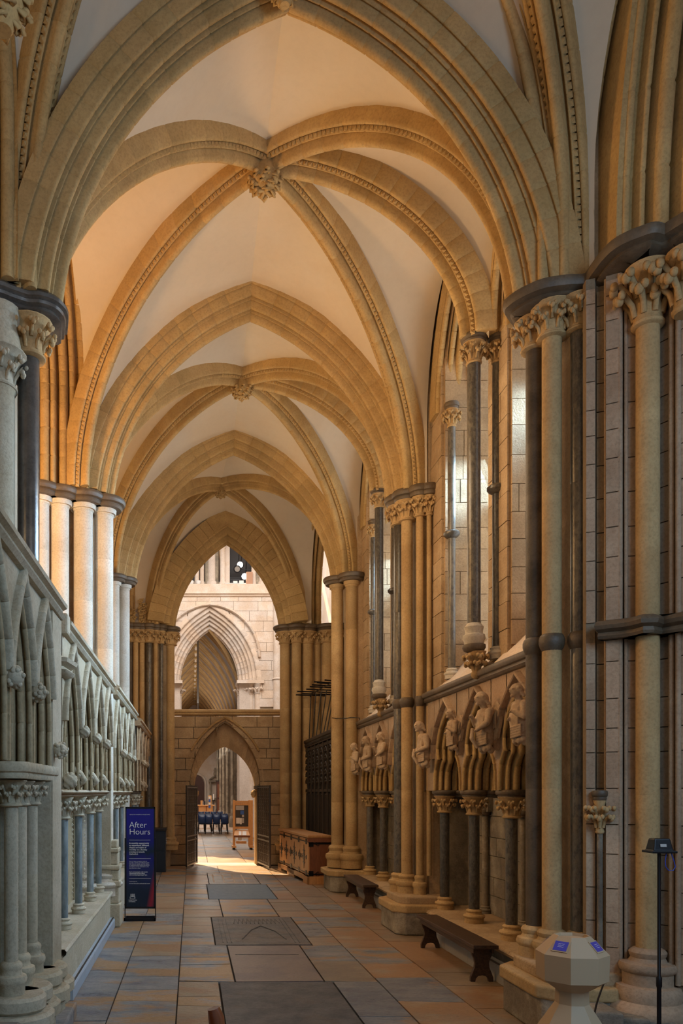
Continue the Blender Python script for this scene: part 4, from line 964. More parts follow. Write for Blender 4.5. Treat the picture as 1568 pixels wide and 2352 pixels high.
# ================================================================== CHOIR-SIDE ARCADED SCREEN
def lancetL(yc, x, hw, zs, zsp, za, sg):
    up = [V((x, yc + sg * hw, zs + (zsp - zs) * k / 4)) for k in range(4)]
    return up + [V((x, p.y, p.z)) for p in sample(pointed((x, yc, za), (x, yc + sg * hw, zsp)), 14)]
def dado(y0, y1, centres, hw, fx, zab, zap, mat, cop0, ztop=3.04, knobz=2.33, ledge=.47, spacing=.95, ends=True, copx=None, knobm=None, low=True):
    knobm = knobm or mat
    MB().box(fx - .62, fx - .36, y0, y1, 0, ztop).build('screen_core', mat, wl)
    for yc in centres:
        pls = {sg: lancetL(yc, fx, hw, zab, zab + .28, zap - .09, sg) for sg in (-1, 1)}
        plate(pls[-1], pls[1], fx, ztop, yc - spacing / 2, yc + spacing / 2, mat, wl)
        for sg in (-1, 1):
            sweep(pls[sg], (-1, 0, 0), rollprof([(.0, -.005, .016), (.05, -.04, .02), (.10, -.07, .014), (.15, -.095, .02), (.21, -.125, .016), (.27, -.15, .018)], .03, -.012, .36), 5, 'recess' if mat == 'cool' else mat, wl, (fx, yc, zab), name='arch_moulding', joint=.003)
            hy = [(hw + .02, knobz), (hw + .01, knobz + .12), (hw * .86, knobz + .26), (hw * .64, knobz + .40), (hw * .36, knobz + .54), (hw * .12, knobz + .645), (0, knobz + .69)]
            kz = (zap + .02 - knobz) / .69
            hood = [V((fx + .004, yc + sg * a, knobz + (z - knobz) * kz)) for a, z in hy]
            sweep(hood, (-1, 0, 0), [(-.022 + .024 * cos(radians(a_)), .02 + .024 * sin(radians(a_))) for a_ in range(300, 59, -30)] + [(.03, .040), (.03, .0)], 4, mat, wl, (fx, yc, 1.8), name='hood_mould', joint=.002)
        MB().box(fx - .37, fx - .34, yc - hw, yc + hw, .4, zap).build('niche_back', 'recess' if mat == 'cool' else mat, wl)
    ye = [y0, centres[0] - spacing / 2, centres[-1] + spacing / 2, y1]
    for a, b in ((ye[0], ye[1]), (ye[2], ye[3])):
        if b - a > .02: MB().box(fx - .36, fx + .002, a, b, zab if not ends else 0, ztop).build('spandrel_end', mat, wl)
    # coping in lengths
    y = cop0; r = random.Random(int(y0 * 7))
    cx = copx if copx is not None else fx + .06
    while y < y1 - .05:
        e = min(y1, y + r.uniform(.5, .8)); prof = [(fx - .62, ztop), (fx + .0, ztop), (cx - .03, ztop + .005), (cx - .008, ztop + .03), (cx - .035, ztop + .055), (cx - .03, ztop + .075), (cx, ztop + .09), (cx + .005, ztop + .115), (cx - .05, ztop + .15), (fx - .62, ztop + .16)]
        rows = [[V((a, yy, z)) for a, z in prof] for yy in (y + .002, e - .002)]; mb = MB(); mb.grid(rows); n = len(prof)
        mb.f.append(tuple(range(n))); mb.f.append(tuple(range(n, 2 * n))[::-1]); mb.build('coping_stone', mat, wl, True); y = e
    # ledge in lengths
    y = y0
    if low:
        MB().box(fx - .4, fx + .0, y0, y1, 0, ledge - .06).build('ledge_riser', mat, wl)
        while y < y1 - .05:
            e = min(y1, y + r.uniform(.3, .6)); prof = [(fx - .36, ledge - .07), (fx + .0, ledge - .07), (fx + .03, ledge - .045), (fx + .035, ledge - .02), (fx + .02, ledge), (fx - .36, ledge + .003)]
            MB().grid([[V((a, yy, z)) for a, z in prof] for yy in (y + .002, e - .002)]).build('ledge_stone', mat, wl, True); y = e
FX = -1.05
dado(6.36, 10.28, (6.83, 7.78, 8.73, 9.68), .40, FX, 1.77, 2.97, 'cool', 6.45)
dado(10.4, 14.2, (10.87, 11.82, 12.77, 13.72), .40, FX, 1.77, 2.97, 'cool', 10.4, copx=FX + .09)
dado(14.3, 18.0, (14.77, 15.72, 16.67, 17.6), .40, FX + .05, 1.77, 2.90, 'ash', 14.3, ztop=2.96, copx=FX + .14)
dado(2.6, 5.92, (3.24, 3.90, 4.56, 5.22), .275, -1.0, 1.92, 2.96, 'cool', 2.6, knobz=2.40, spacing=.66, ledge=.45, low=False)
MB().box(-1.7, -1.10, 5.9, 6.40, 0, 3.04).build('screen_pier', 'cool', wl); MB().box(-1.36, -.985, 5.56, 5.93, 0, 3.04).build('screen_pier', 'cool', wl)
# end section of the nearer coping turned around the pier
bevel(MB().box(-1.35, -1.0, 6.33, 6.47, 3.03, 3.20).build('coping_end', 'cool', wl), .02, 2)
mb = MB(); prof = [(0, 0), (.05, .02), (.07, .05), (.03, .08), (.08, .11), (.09, .14), (.0, .17)]
rows = [[V((x, y, 2.68)) + V(n) * a + V((0, 0, b)) for a, b in prof] for x, y, n in ((-1.45, 6.25, (0, -1, 0)), (-1.12, 6.25, (.0, -1, 0)), (-1.05, 6.30, (.7, -.7, 0)), (-1.04, 6.55, (1, 0, 0)))]
MB().grid(rows).build('string_course', 'cool', wl, True)
# cluster of shafts of the first length
def dogstrip(parent, x, y, z0, z1, mat, s=.014):
    mb = MB(); z = z0
    while z < z1:
        mb.add([(x, y - s, z), (x, y + s, z), (x, y + s, z + s * 2), (x, y - s, z + s * 2), (x + s, y, z + s)], [(0, 1, 4), (1, 2, 4), (2, 3, 4), (3, 0, 4)]); z += s * 2.6
    return mb.build('dogtooth', mat, parent, kind='stuff')
for yy, lab in ((4.90, 'paired pale arcade shafts cut by the picture edge on the choir side'), (5.50, 'paired pale arcade shafts at the end of the nearest screen length')):
    t = thing('arcade_colonnette', (-1.10, yy, 0), lab, 'column')
    for dy in (-.12, .13):
        y = yy + dy; shaft(t, -1.10, y, .72, 1.66, .043, 'cool', drums=2); MB().lathe(-1.10, y, base_prof(.046, .50, .72, 1.05), 18).build('base', 'cool', t, True)
        capital(t, -1.10, y, 1.66, 1.82, .055, 'cool', n=8, rows=2)
    mb = MB()
    for dy in (-.2, -.07, .07, .2): mb.lathe(-1.09, yy + dy, abac_prof(.13, 1.83, 1.93), 20)
    mb.build('abacus', 'cool', t, True)
    dogstrip(t, -1.10, yy + .005, .75, 1.66, 'cool', .02); dogstrip(t, -1.16, yy - .27, .75, 1.66, 'cool', .02)
    mb = MB()
    for r_, a, b in ((.19, .42, .52), (.24, .32, .42), (.21, .24, .33)): mb.lathe(-1.08, yy - .1, [(r_ * .9, a), (r_, a + .02), (r_, b - .02), (r_ * .9, b)], 20); mb.lathe(-1.08, yy + .12, [(r_ * .9, a), (r_, a + .02), (r_, b - .02), (r_ * .9, b)], 20)
    mb.build('plinth', 'cool', t, True)
# leafy knobs hanging at the hood feet and sitting on the abaci
KN = [(4.89, 2.37, .062, -.955), (5.62, 2.05, .062, -.945), (4.23, 2.37, .062, -.955)]
for i, (y, z, r, x) in enumerate(KN):
    t = thing('foliage_boss', (x, y, z), ['round leaf knob between the two nearest pointed screen arches', 'large round leaf knob at the end of the nearest screen length', 'leaf knob at the picture edge on the nearest screen'][i], 'boss')
    rr = random.Random(i); mb = MB(); mb.ball((x, y, z), r * .86, n=14, m=10)
    for k in range(26):
        a = rr.uniform(0, 6.28); ph = rr.uniform(-1.4, 1.4); p = V((x + r * .82 * cos(ph) * cos(a), y + r * .82 * cos(ph) * sin(a), z + r * .82 * sin(ph))); mb.ball(p, r * .26, n=7, m=5)
    mb.build('leaves', 'cool', t, True, ang=80)
kc = ['nearest', 'second', 'third', 'fourth']
for g, (ys, fx, m, seg) in enumerate((((7.30, 8.25, 9.20), -1.0, 'cool', 'length with the heater'), ((11.35, 12.3, 13.25), -.985, 'cool', 'length beside the banner'), ((15.25, 16.2), -.93, 'ash', 'dim last length'))):
    for i, y in enumerate(ys):
        t = thing('foliage_boss', (fx, y, 2.31), '%s swirling leaf knob at the hood feet of the screen %s' % (kc[i], seg), 'boss'); knob(t, (fx, y, 2.31), .052, m, seed=i)
        t2 = thing('foliage_boss', (fx - .06, y - .02, 1.86), '%s curled leaf crook just above the capitals of the screen %s' % (kc[i], seg), 'boss')
        mb = MB(); c = V((fx - .05, y - .02, 1.86)); mb.tube([c + V((-.05, -.03, .12)), c + V((.02, -.02, .06)), c + V((.05, 0, 0)), c + V((.02, .02, -.04)), c + V((-.02, .02, 0))], [.022, .028, .034, .03, .02], 8)
        for k in range(6): mb.ball(c + V((.03 * cos(k), .035 * sin(k), -.02 + .012 * k)), .024, n=7, m=5)
        mb.build('leaf', m, t2, True, ang=80)
t = thing('foliage_boss', (-1.0, 6.42, 1.84), 'ribbed round knob at the start of the screen length with the heater', 'boss'); knob(t, (-1.0, 6.42, 1.84), .062, 'cool', seed=5)
# slim marble colonnettes of the screen
cl = colonnette('mottled blue-grey colonnette nearest the viewer above the heater', 'choir screen columns', r=.040, zb=.475, zt=1.77, mat='mottle', capm='cool', oblong=False, cr=1.3, loc=(-1.19, 7.30, 0))
for i, (y, lab) in enumerate(((8.25, 'second mottled colonnette above the heater'), (9.2, 'third mottled colonnette above the heater'), (10.02, 'pale colonnette next to the stepped buttress base above the heater'), (6.42, 'colonnette half hidden behind the nearest screen end'),
                              (11.35, 'first slim colonnette just left of the banner'), (12.3, 'slim colonnette partly behind the banner edge'), (13.25, 'slim colonnette hidden mostly by the banner'), (15.25, 'colonnette of the dim last screen length, nearer'), (16.2, 'colonnette of the dim last screen length, farther'))):
    dup(cl, (-1.19 if y < 15 else -1.13, y, 0), lab)
for y in (7.30, 8.25, 9.2, 10.02, 11.35, 12.3):     # continuous upper moulding and dogtooth beside the shafts
    dogstrip(wl, -1.28, y + .13, .6, 1.7, 'cool', .02)
string_course('abacus_band', [(FX - .10, 6.36, 1.70), (FX - .10, 10.28, 1.70)], 'cool', wl, w=.09, hgt=.07, nrm=(1, 0, 0))
string_course('abacus_band', [(FX - .10, 10.4, 1.70), (FX - .10, 14.2, 1.70)], 'cool', wl, w=.09, hgt=.07, nrm=(1, 0, 0))
# stepped moulded buttress base between the screen lengths
mb = MB()
for a, b, wdt in ((0, .30, .13), (.30, .52, .10), (.52, .60, .13), (.60, .74, .09), (.74, .80, .12), (.80, .96, .07), (.96, 1.02, .09), (1.02, 1.12, .05)):
    mb.box(-1.2, -1.0 + wdt * .6, 10.28 - wdt * 1.2, 10.42 + wdt * .6, a, b)
bevel(mb.build('buttress_base', 'cool', wl), .018, 3)
# steps at the near end
bevel(MB().prism([(-1.9, 3.2), (-1.02, 3.2), (-1.02, 5.9), (-1.9, 5.9)], 0, .30).build('step', 'slab', wl), .02, 2)
bevel(MB().prism([(-1.06, 3.2), (-.86, 3.2), (-.89, 6.1), (-1.06, 6.15)], 0, .12).build('step', 'slab', wl), .015, 2)
bevel(MB().prism([(-1.7, 4.2), (-.98, 4.3), (-.985, 4.55), (-1.7, 4.55)], .28, .42).build('step', 'slab', wl), .02, 2)

# ================================================================== FURNISHINGS
# ---- heaters
def heater(name, label, x, sgn, y0, y1, n, mat, w=.11, h=.13):
    t = thing(name, (x, y0, 0), label, 'heater'); L = (y1 - y0) / n
    for i in range(n):
        a, b = y0 + L * i + .002, y0 + L * (i + 1) - .002
        pr = [(0, .005), (0, h * .80), (-.012, h * .92), (-.035, h), (-w, h), (-w, .005)]
        rows = [[V((x + sgn * q[0], yy, q[1])) for q in pr] for yy in (a, b)]; mb = MB(); mb.grid(rows); mb.f += [tuple(range(6)), tuple(range(6, 12))[::-1]]
        mb.build('casing', mat, t)
    MB().box(*sorted((x - sgn * .016, x - sgn * .028)), y0 + .03, y1 - .03, h * .90, h + .004).build('grille_slot', 'black', t)
    return t
heater('skirting_heater', 'long low grey heater with black slot along the choir-side screen', -.99, 1, 6.55, 10.2, 5, 'heater', w=.10)
for y0, y1, lab in ((6.5, 9.4, 'long cream heater behind the nearer bench'), (10.6, 13.3, 'cream heater behind the farther bench')):
    t = heater('skirting_heater', lab, 2.80, -1, y0, y1, 4, 'heaterr', w=.09, h=.17)
# ---- benches
def bench(x0, x1, y0, y1, h, label):
    t = thing('bench', ((x0 + x1) / 2, (y0 + y1) / 2, 0), label, 'bench'); th = .035
    bevel(MB().box(x0, x1, y0, y1, h - th, h).build('seat', 'bench', t), .004)
    MB().box(x0 + .02, x0 + .04, y0 + .06, y1 - .06, h - th - .05, h - th).build('apron', 'bench', t); MB().box(x1 - .04, x1 - .02, y0 + .06, y1 - .06, h - th - .05, h - th).build('apron', 'bench', t)
    xm = (x0 + x1) / 2; hw = (x1 - x0) / 2 - .012; H = h - th
    half = [(0, .06), (hw * .35, .055), (hw * .55, .03), (hw * .62, 0), (hw, 0), (hw * 1.0, .04), (hw * .86, .08), (hw * .66, .13), (hw * .62, .17), (hw * .70, .21), (hw * .86, .24), (hw * .92, H * .86), (hw * .92, H)]
    for yy in (y0 + .10, y1 - .14):
        pts = half + [(-a, b) for a, b in half[::-1]][:-1]; n = len(pts)
        mb = MB(); vs = [V((xm + a, yy, b)) for a, b in pts] + [V((xm + a, yy + .035, b)) for a, b in pts]
        mb.add(vs, [tuple(range(n)), tuple(range(n, 2 * n))[::-1]] + [(i, i + n, (i + 1) % n + n, (i + 1) % n) for i in range(n)]); mb.build('leg', 'bench', t)
bench(2.56, 2.79, 7.12, 8.92, .355, 'long dark oak bench, the nearer one, below three speckled arcade shafts')
bench(2.56, 2.79, 11.7, 13.2, .36, 'dark oak bench, the farther one, between two piers')

# ---- banner
bx0, bx1, by = -.905, -.50, 10.72
t = thing('banner_stand', (-.70, by, 0), 'tall blue and plum banner reading After Hours in a black frame', 'sign')
mb = MB()
mb.box(bx0, bx1, by - .01, by + .01, 1.52, 1.545); mb.box(bx0, bx1, by - .01, by + .01, .155, .18)
mb.box(bx0, bx0 + .014, by - .01, by + .01, .155, 1.545); mb.box(bx1 - .014, bx1, by - .01, by + .01, .155, 1.545); mb.build('frame', 'black', t)
for x in (bx0 - .012, bx1): MB().box(x, x + .012, by - .004, by + .012, .0, 1.12).build('upright', 'black', t)
mb = MB(); mb.box(bx0 - .012, bx1 + .012, by - .10, by - .085, 0, .04); mb.box(bx0 - .012, bx1 + .012, by + .085, by + .10, 0, .04); mb.box(bx0 - .012, bx0 + .005, by - .10, by + .10, 0, .04); mb.box(bx1 - .005, bx1 + .012, by - .10, by + .10, 0, .04); mb.build('foot_frame', 'black', t)
pn = MB().box(bx0 + .014, bx1 - .014, by - .006, by + .006, .18, 1.52).build('poster', 'poster', t)
def text(parent, s, x, y, z, size, mat='white_ink', bold=0.0, sp=1.0, line=1.0, rz=0, rx=pi / 2, align='LEFT', name='lettering'):
    cu = bpy.data.curves.new(name, 'FONT'); cu.body = s; cu.size = size; cu.offset = bold; cu.space_line = line; cu.space_character = sp; cu.align_x = align; cu.extrude = .0006; cu.resolution_u = 3
    cu.materials.append(M[mat]); tmp = bpy.data.objects.new(name, cu); COL.objects.link(tmp); bpy.context.view_layer.update(); me = bpy.data.meshes.new_from_object(tmp.evaluated_get(bpy.context.evaluated_depsgraph_get())); bpy.data.objects.remove(tmp)
    if not me.materials: me.materials.append(M[mat])
    o = bpy.data.objects.new(name, me); COL.objects.link(o); o.parent = parent; o.location = V((x, y, z)) - org(parent); o.rotation_euler = (rx, 0, rz); return o
ty = by - .008; tx = bx0 + .052
text(t, 'REFLECTIVE WORSHIP IN A SACRED SPACE', tx + .006, ty, 1.435, .0145)
text(t, 'After\nHours', tx - .002, ty, 1.262, .116, bold=-.0012, line=.80, sp=.98)
for z, wdt in ((1.092, .29), (.838, .295), (.565, .295)): MB().box(tx - .002, tx + wdt, ty - .001, ty, z, z + .003).build('rule', 'white_ink', t)
text(t, 'A monthly opportunity\nto experience different\nshapes and styles of\nworship on a Sunday\nevening at Lincoln\nCathedral.', tx, ty, 1.040, .029, bold=.0004, line=1.02)
text(t, 'Each of these occasions seeks to\nprovide a gentle and reflective space\nwith time to wonder and the chance\nto experience the unique and serene\natmosphere of the Cathedral as the\nday draws to a close.', tx, ty, .797, .0185, line=1.02)
text(t, 'Each evening begins with simple\nrefreshments from 6.45pm,\nwith worship beginning at 7pm.', tx, ty, .650, .0195, bold=.0003, line=1.04)
text(t, 'LEARN MORE AT', tx - .002, ty, .520, .0145)
text(t, 'www.lincolncathedral.com', tx - .002, ty, .490, .0265)
text(t, 'LINCOLN', tx - .008, ty, .262, .026); text(t, 'CATHEDRAL', tx - .008, ty, .244, .0165)
mb = MB()   # cathedral emblem: three towers over a broad front
ex, ez = tx + .008, .292
for a in (0, .062): mb.box(ex + a, ex + a + .003, ty - .001, ty, ez, ez + .028); mb.box(ex + a + .01, ex + a + .013, ty - .001, ty, ez, ez + .028)
for a in (.010, .032, .052):
    for q in range(3): mb.box(ex + a + q * .006, ex + a + q * .006 + .003, ty - .001, ty, ez + .02, ez + .062 + (.006 if q == 1 else 0))
mb.box(ex, ex + .075, ty - .001, ty, ez, ez + .003); mb.box(ex + .02, ex + .055, ty - .001, ty, ez + .028, ez + .031)
mb.build('emblem', 'white_ink', t)

# ---- dark locker behind the banner
t = thing('wooden_cabinet', (-.66, 17.2, 0), 'narrow dark navy cabinet behind the banner near the stone screen', 'cabinet')
bevel(MB().box(-.80, -.565, 17.1, 17.5, 0, .90).build('body', 'navy', t), .006); bevel(MB().box(-.82, -.545, 17.06, 17.52, .90, .96).build('top', 'oakdark', t), .008)
MB().box(-.79, -.585, 17.085, 17.10, .50, .86).build('panel', 'navy', t); MB().box(-.79, -.585, 17.085, 17.10, .06, .46).build('panel', 'navy', t)
for z in (.62, .67, .72): MB().box(-.565, -.548, 17.2, 17.3, z, z + .02).build('hinge', 'steel', t)

# ---- chest
ch = thing('oak_chest', (2.30, 16.3, 0), 'long oak chest with black iron hinges and locks against the panelled screen', 'chest')
x0, x1, y0, y1 = 2.10, 2.52, 14.85, 17.75
bevel(MB().box(x0 + .02, x1, y0 + .01, y1, .15, .88).build('body', 'oakred', ch), .004)
np_ = 18
for i in range(np_):
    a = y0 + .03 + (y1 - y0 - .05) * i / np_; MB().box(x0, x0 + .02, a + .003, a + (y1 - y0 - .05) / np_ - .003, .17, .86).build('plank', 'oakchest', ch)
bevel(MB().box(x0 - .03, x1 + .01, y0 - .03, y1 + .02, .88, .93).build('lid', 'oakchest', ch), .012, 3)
MB().box(x0 - .03, x1 + .005, y0 - .025, y0 - .012, .80, .88).build('end_rail', 'oakred', ch)
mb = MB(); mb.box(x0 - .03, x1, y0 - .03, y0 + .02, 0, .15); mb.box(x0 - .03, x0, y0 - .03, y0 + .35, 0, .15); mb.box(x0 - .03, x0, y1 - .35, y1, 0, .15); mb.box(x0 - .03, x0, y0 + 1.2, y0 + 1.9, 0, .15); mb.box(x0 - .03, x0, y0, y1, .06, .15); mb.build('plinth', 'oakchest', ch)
def strap(y0_, y1_, z, scl=1.0):
    mb = MB(); mb.box(x0 - .006, x0 - .0, y0_, y1_, z - .011, z + .011); return mb
for z in (.80, .20): strap(y0, y1 - .05, z).build('iron_band', 'iron', ch)
for yy in (15.05, 15.72, 16.45, 17.2):
    for z in (.80, .20): MB().box(x0 - .009, x0, yy - .055, yy + .055, z - .05, z + .05).build('hinge', 'iron', ch)
for yy, big in ((15.25, 1.15), (16.15, 1.15), (15.65, .5), (16.5, .5), (16.95, 1.0), (17.5, 1.0)):
    mb = MB()
    mb.add([(x0 - .007, yy, .50 + .20 * big), (x0 - .007, yy + .05 * big, .50), (x0 - .007, yy, .50 - .20 * big), (x0 - .007, yy - .05 * big, .50), (x0, yy, .50 + .20 * big), (x0, yy + .05 * big, .50), (x0, yy, .50 - .20 * big), (x0, yy - .05 * big, .50)],
           [(0, 1, 2, 3), (0, 4, 5, 1), (1, 5, 6, 2), (2, 6, 7, 3), (3, 7, 4, 0)])
    for dz in (-.10, -.04, .04, .10): mb.box(x0 - .008, x0, yy - .075 * big, yy + .075 * big, .5 + dz * big - .01, .5 + dz * big + .01)
    mb.box(x0 - .007, x0, yy - .19 * big, yy + .19 * big, .49, .51); mb.box(x0 - .007, x0, yy + .15 * big, yy + .19 * big, .46, .54); mb.box(x0 - .007, x0, yy - .19 * big, yy - .15 * big, .46, .54)
    mb.build('lock_plate', 'iron', ch)
mb = MB()
for z in (.77, .19):
    mb.box(x0, x1, y0 + .0, y0 + .008, z - .012, z + .012); mb.box(x0, x0 + .09, y0 - .0, y0 + .01, z - .06, z + .06); mb.tube([(x0 + .12, y0 + .004, z), (x0 + .18, y0 + .004, z - .05), (x0 + .2, y0 + .004, z - .02)], .007, 5); mb.tube([(x0 + .12, y0 + .004, z), (x0 + .18, y0 + .004, z + .05), (x0 + .2, y0 + .004, z + .02)], .007, 5)
mb.build('end_iron', 'iron', ch, kind='stuff')

ch.rotation_euler = (0, 0, radians(4.6))
# ---- dark panelled oak screen
os_ = thing('oak_screen', (2.66, 16.6, 0), 'tall black oak panelled screen with carved tracery heads behind the chest', 'screen')
Y0, Y1, X = 14.62, 18.72, 2.66
MB().box(X, X + .05, Y0, Y1, .0, 2.85).build('backing', 'oakdark', os_)
bevel(MB().box(X - .07, X + .08, Y0 - .05, Y1 + .02, 2.86, 2.93).build('cornice', 'oakred' if 0 else 'oakdark', os_), .012, 2)
MB().box(X - .05, X + .02, Y0, Y1, 2.76, 2.86).build('frieze', 'oakdark', os_)
nb = 8; bw = (Y1 - Y0) / nb
for i in range(nb + 1):
    y = Y0 + bw * i; MB().box(X - .045, X, y - .03, y + .03, .0, 2.76).build('stile', 'oakdark', os_)
for z in (.25, 1.78, 2.70): MB().box(X - .035, X, Y0, Y1, z - .03, z + .03).build('rail', 'oakdark', os_)
for i in range(nb):
    y = Y0 + bw * (i + .5); MB().box(X - .018, X, y - bw * .33, y + bw * .33, .55, 1.72).build('panel', 'oakdark', os_)
    for k in (-1, 0, 1): MB().box(X - .028, X, y + k * bw * .17 - .008, y + k * bw * .17 + .008, .72, 1.70).build('fold', 'oakdark', os_)
    mb = MB()
    for k in range(5):
        for q in (-1, 1):
            z = 1.98 + .15 * k; mb.tube([(X - .02, y + q * bw * .32, z - .07), (X - .03, y + q * bw * .2, z + .03), (X - .03, y, z + .07)], .012, 5); mb.ball((X - .03, y + q * bw * .12, z - .02), .022, n=6, m=4)
    for q in range(4): mb.ball((X - .05, y - bw * .36 + q * bw * .24, 2.81), .024, (1, 1, 1.3), 6, 4)
    mb.tube([(X - .03, y, .60), (X - .04, y, .66), (X - .03, y, .72)], [.02, .035, .02], 6); mb.box(X - .04, X, y - bw * .28, y + bw * .28, .70, .73)
    mb.build('tracery', 'oakdark', os_, True, kind='stuff')
# ---- iron rods standing on the screen
ir = thing('iron_hearse_frame', (2.66, 17, 2.93), 'black iron frame of slanting rods and cross bars above the oak screen', 'frame')
for (px, py, Y) in ((707, 1688, 17.9), (717, 1685, 17.4), (728, 1682, 16.9), (739, 1678, 16.4), (751, 1674, 16.0), (756, 1671, 15.6), (768, 1668, 15.2)):
    b = at(px, Y, py); b.z = 2.90; tp = at(px + 7 + (px - 707) * .12, Y, 1596 - (px - 707) * .35); b.x = 2.68
    MB().tube([b, tp], .012, 6).build('rod', 'black', ir)
for (xl, py, Y) in ((679, 1596, 18.0), (682, 1588, 17.8), (703, 1583, 17.2), (711, 1577, 17.0), (721, 1566, 16.4), (727, 1568, 16.2), (745, 1562, 15.8), (693, 1593, 17.6), (716, 1573, 16.7)):
    a = at(xl, Y, py); b = at(775, Y, py + 3); MB().tube([a, b], .016, 6).build('cross_bar', 'black', ir)
for q in (0, .012): MB().tube([at(712, 17.9, 1600 - q * 500), at(735, 17.0, 1583), at(765, 15.8, 1566)], .010, 6).build('brace', 'black', ir)

# ---- wrought gates
def gate(px0, px1, Yh, Yo, label, nb):
    xa, xb = at(px0, Yo), at(px1, Yh); a = V((xa, Yo, 0)); b = V((xb, Yh, 0))
    t = thing('iron_gate', (a + b) / 2, label, 'gate'); U = (b - a).normalized(); L = (b - a).length
    def bar(u0, u1, z0, z1, th, nm, m='irongate'):
        mb = MB(); n = U.cross(V((0, 0, 1))); mb.slabquad([a + U * u0 + V((0, 0, z0)) - n * th / 2, a + U * u1 + V((0, 0, z0)) - n * th / 2, a + U * u1 + V((0, 0, z1)) - n * th / 2, a + U * u0 + V((0, 0, z1)) - n * th / 2], n * th); return mb.build(nm, m, t)
    for u in (0, L - .03): bar(u, u + .03, .05, 1.90, .04, 'stile')
    for z in (.06, .62, .72, 1.84): bar(0, L, z, z + .03, .03, 'rail')
    for i in range(nb): u = .03 + (L - .06) * (i + .5) / nb; bar(u - .008, u + .008, .06, 1.90, .016, 'bar')
    for j in range(9): z = .14 + j * .19; bar(.03, L - .03, z, z + .006, .006, 'lattice')
    mb = MB()
    for i in range(nb):
        u = .03 + (L - .06) * (i + .5) / nb
        for j in range(24): c = a + U * u + V((0, 0, .124 + j * .074)); (mb.ball(c, .010, n=5, m=4) if (i + j) % 2 else None)
    mb.build('rivets', 'paper', t, kind='stuff')
gate(428, 452, 18.78, 17.75, 'open wrought iron lattice gate against the left doorway jamb', 11)
gate(620, 592, 18.78, 17.45, 'open wrought iron lattice gate at the chest side of the doorway', 12)

# ================================================================== BEYOND THE DOORWAY
wf = tag(MB().box(-6.4, -6.2, 19.4, 30, 0, 12).build('wall_transept', 'white'), 'bright transept wall with tall moulded arch', kind='structure')
MB().box(4.6, 4.8, 19.4, 30, 0, 12).build('side_wall', 'white', wf)
YT = 30.0
TC, THW, TZS, TZA = .69, 1.12, 6.0, 8.05
TX = lambda px: at(px, YT)
# wall plate around the arch
f = arch_half(THW + .75, TZS, TZA + .85, 18)
for sg, xe in ((-1, -6.3), (1, 4.8)):
    P = [(THW + .75, 0)] + f
    MB().grid([[V((xe, YT, 0)), V((xe, YT, 9.3))]] + [[V((TC + sg * a, YT, z)), V((TC + sg * a, YT, 9.3))] for a, z in P]).build('wall_face', 'mortar', wf)
ashlar(wf, (-1.2, YT, 5.0), (1, 0, 0), (0, 0, 1), 5.4, 4.25, .36, .72, 'white', (0, -1, 0), random.Random(8), arch_clip(TC + 1.2, THW + .75, 1.0, TZA + .85 - 5.0), minw=.05, gap=.012)
for sg in (-1, 1):
    pl = [V((TC + sg * THW, YT, z)) for z in (5.9,)] + [V((TC + sg * a, YT, z)) for a, z in arch_half(THW, TZS, TZA, 22)]
    sweep(pl, (0, 1, 0), rollprof([(-.02, .66, .05), (.10, .52, .04), (.22, .40, .05), (.36, .28, .04), (.48, .16, .05), (.62, .04, .05), (.74, .0, .04)], .85, -.06, .95), 12, 'white', wf, (TC, YT, 5), name='arch_moulding', joint=.01)
    hood = [V((TC + sg * a, YT - .08, z)) for a, z in arch_half(THW + .72, TZS + .9, TZA + .80, 20)]
    sweep(hood, (0, 1, 0), [(-.05, 0), (-.09, .04), (-.05, .09), (0, .11), (.08, .11), (.08, 0)], 10, 'white', wf, (TC, YT, 5), name='hood_mould', joint=.01)
    for k, (dx, dy, r) in enumerate(((.06, .55, .10), (.28, .35, .10), (.48, .18, .09), (.72, .05, .11))):
        x = TC + sg * (THW + dx); MB().lathe(x, YT + dy, [(r, 0), (r, 5.55)], 14).build('jamb_shaft', 'white', wf, True); capital(wf, x, YT + dy, 5.5, 5.9, r * .95, 'white', n=7, rows=1)
    MB().box(*sorted((TC + sg * (THW + .02), TC + sg * (THW + .9))), YT + .12, YT + .9, 0, 5.9).build('jamb', 'white', wf)
    MB().box(*sorted((TC + sg * (THW - .08), TC + sg * (THW + .95))), YT - .12, YT + .9, 5.9, 6.02).build('impost', 'abacus' if 0 else 'white', wf)
MB().lathe(2.72 + .55, YT - .1, [(.16, 0), (.16, 6.0), (.2, 6.05), (.16, 6.1), (.16, 9.2)], 16).build('vault_shaft', 'white', wf, True)
string_course('string_course', [(-3, YT, 9.20), (4.8, YT, 9.20)], 'white', wf, w=.18, hgt=.18, nrm=(0, -1, 0)); MB().box(-3, 4.8, YT - .15, YT + .3, 9.36, 9.68).build('gallery_sill', 'white', wf)
MB().box(-3, 4.8, YT + .9, YT + 1.1, 9.3, 11.6).build('gallery_back', 'dark_board', wf)
for px, r, m in ((452, .09, 'white'), (464, .08, 'white'), (476, .09, 'marblegrey' if 0 else 'grey'), (486, .16, 'white'), (497, .09, 'grey'), (511, .10, 'white'), (583, .09, 'white'), (592, .09, 'grey'), (604, .16, 'white')):
    x = TX(px); MB().lathe(x, YT + .1, [(r * 1.4, 9.68), (r * 1.4, 9.78), (r, 9.84), (r, 11.4), (r, 11.6)], 14).build('gallery_shaft', m, wf, True)
    if px in (511, 497): capital(wf, x, YT + .1, 11.1, 11.5, r * 1.1, 'white', n=7, rows=1)
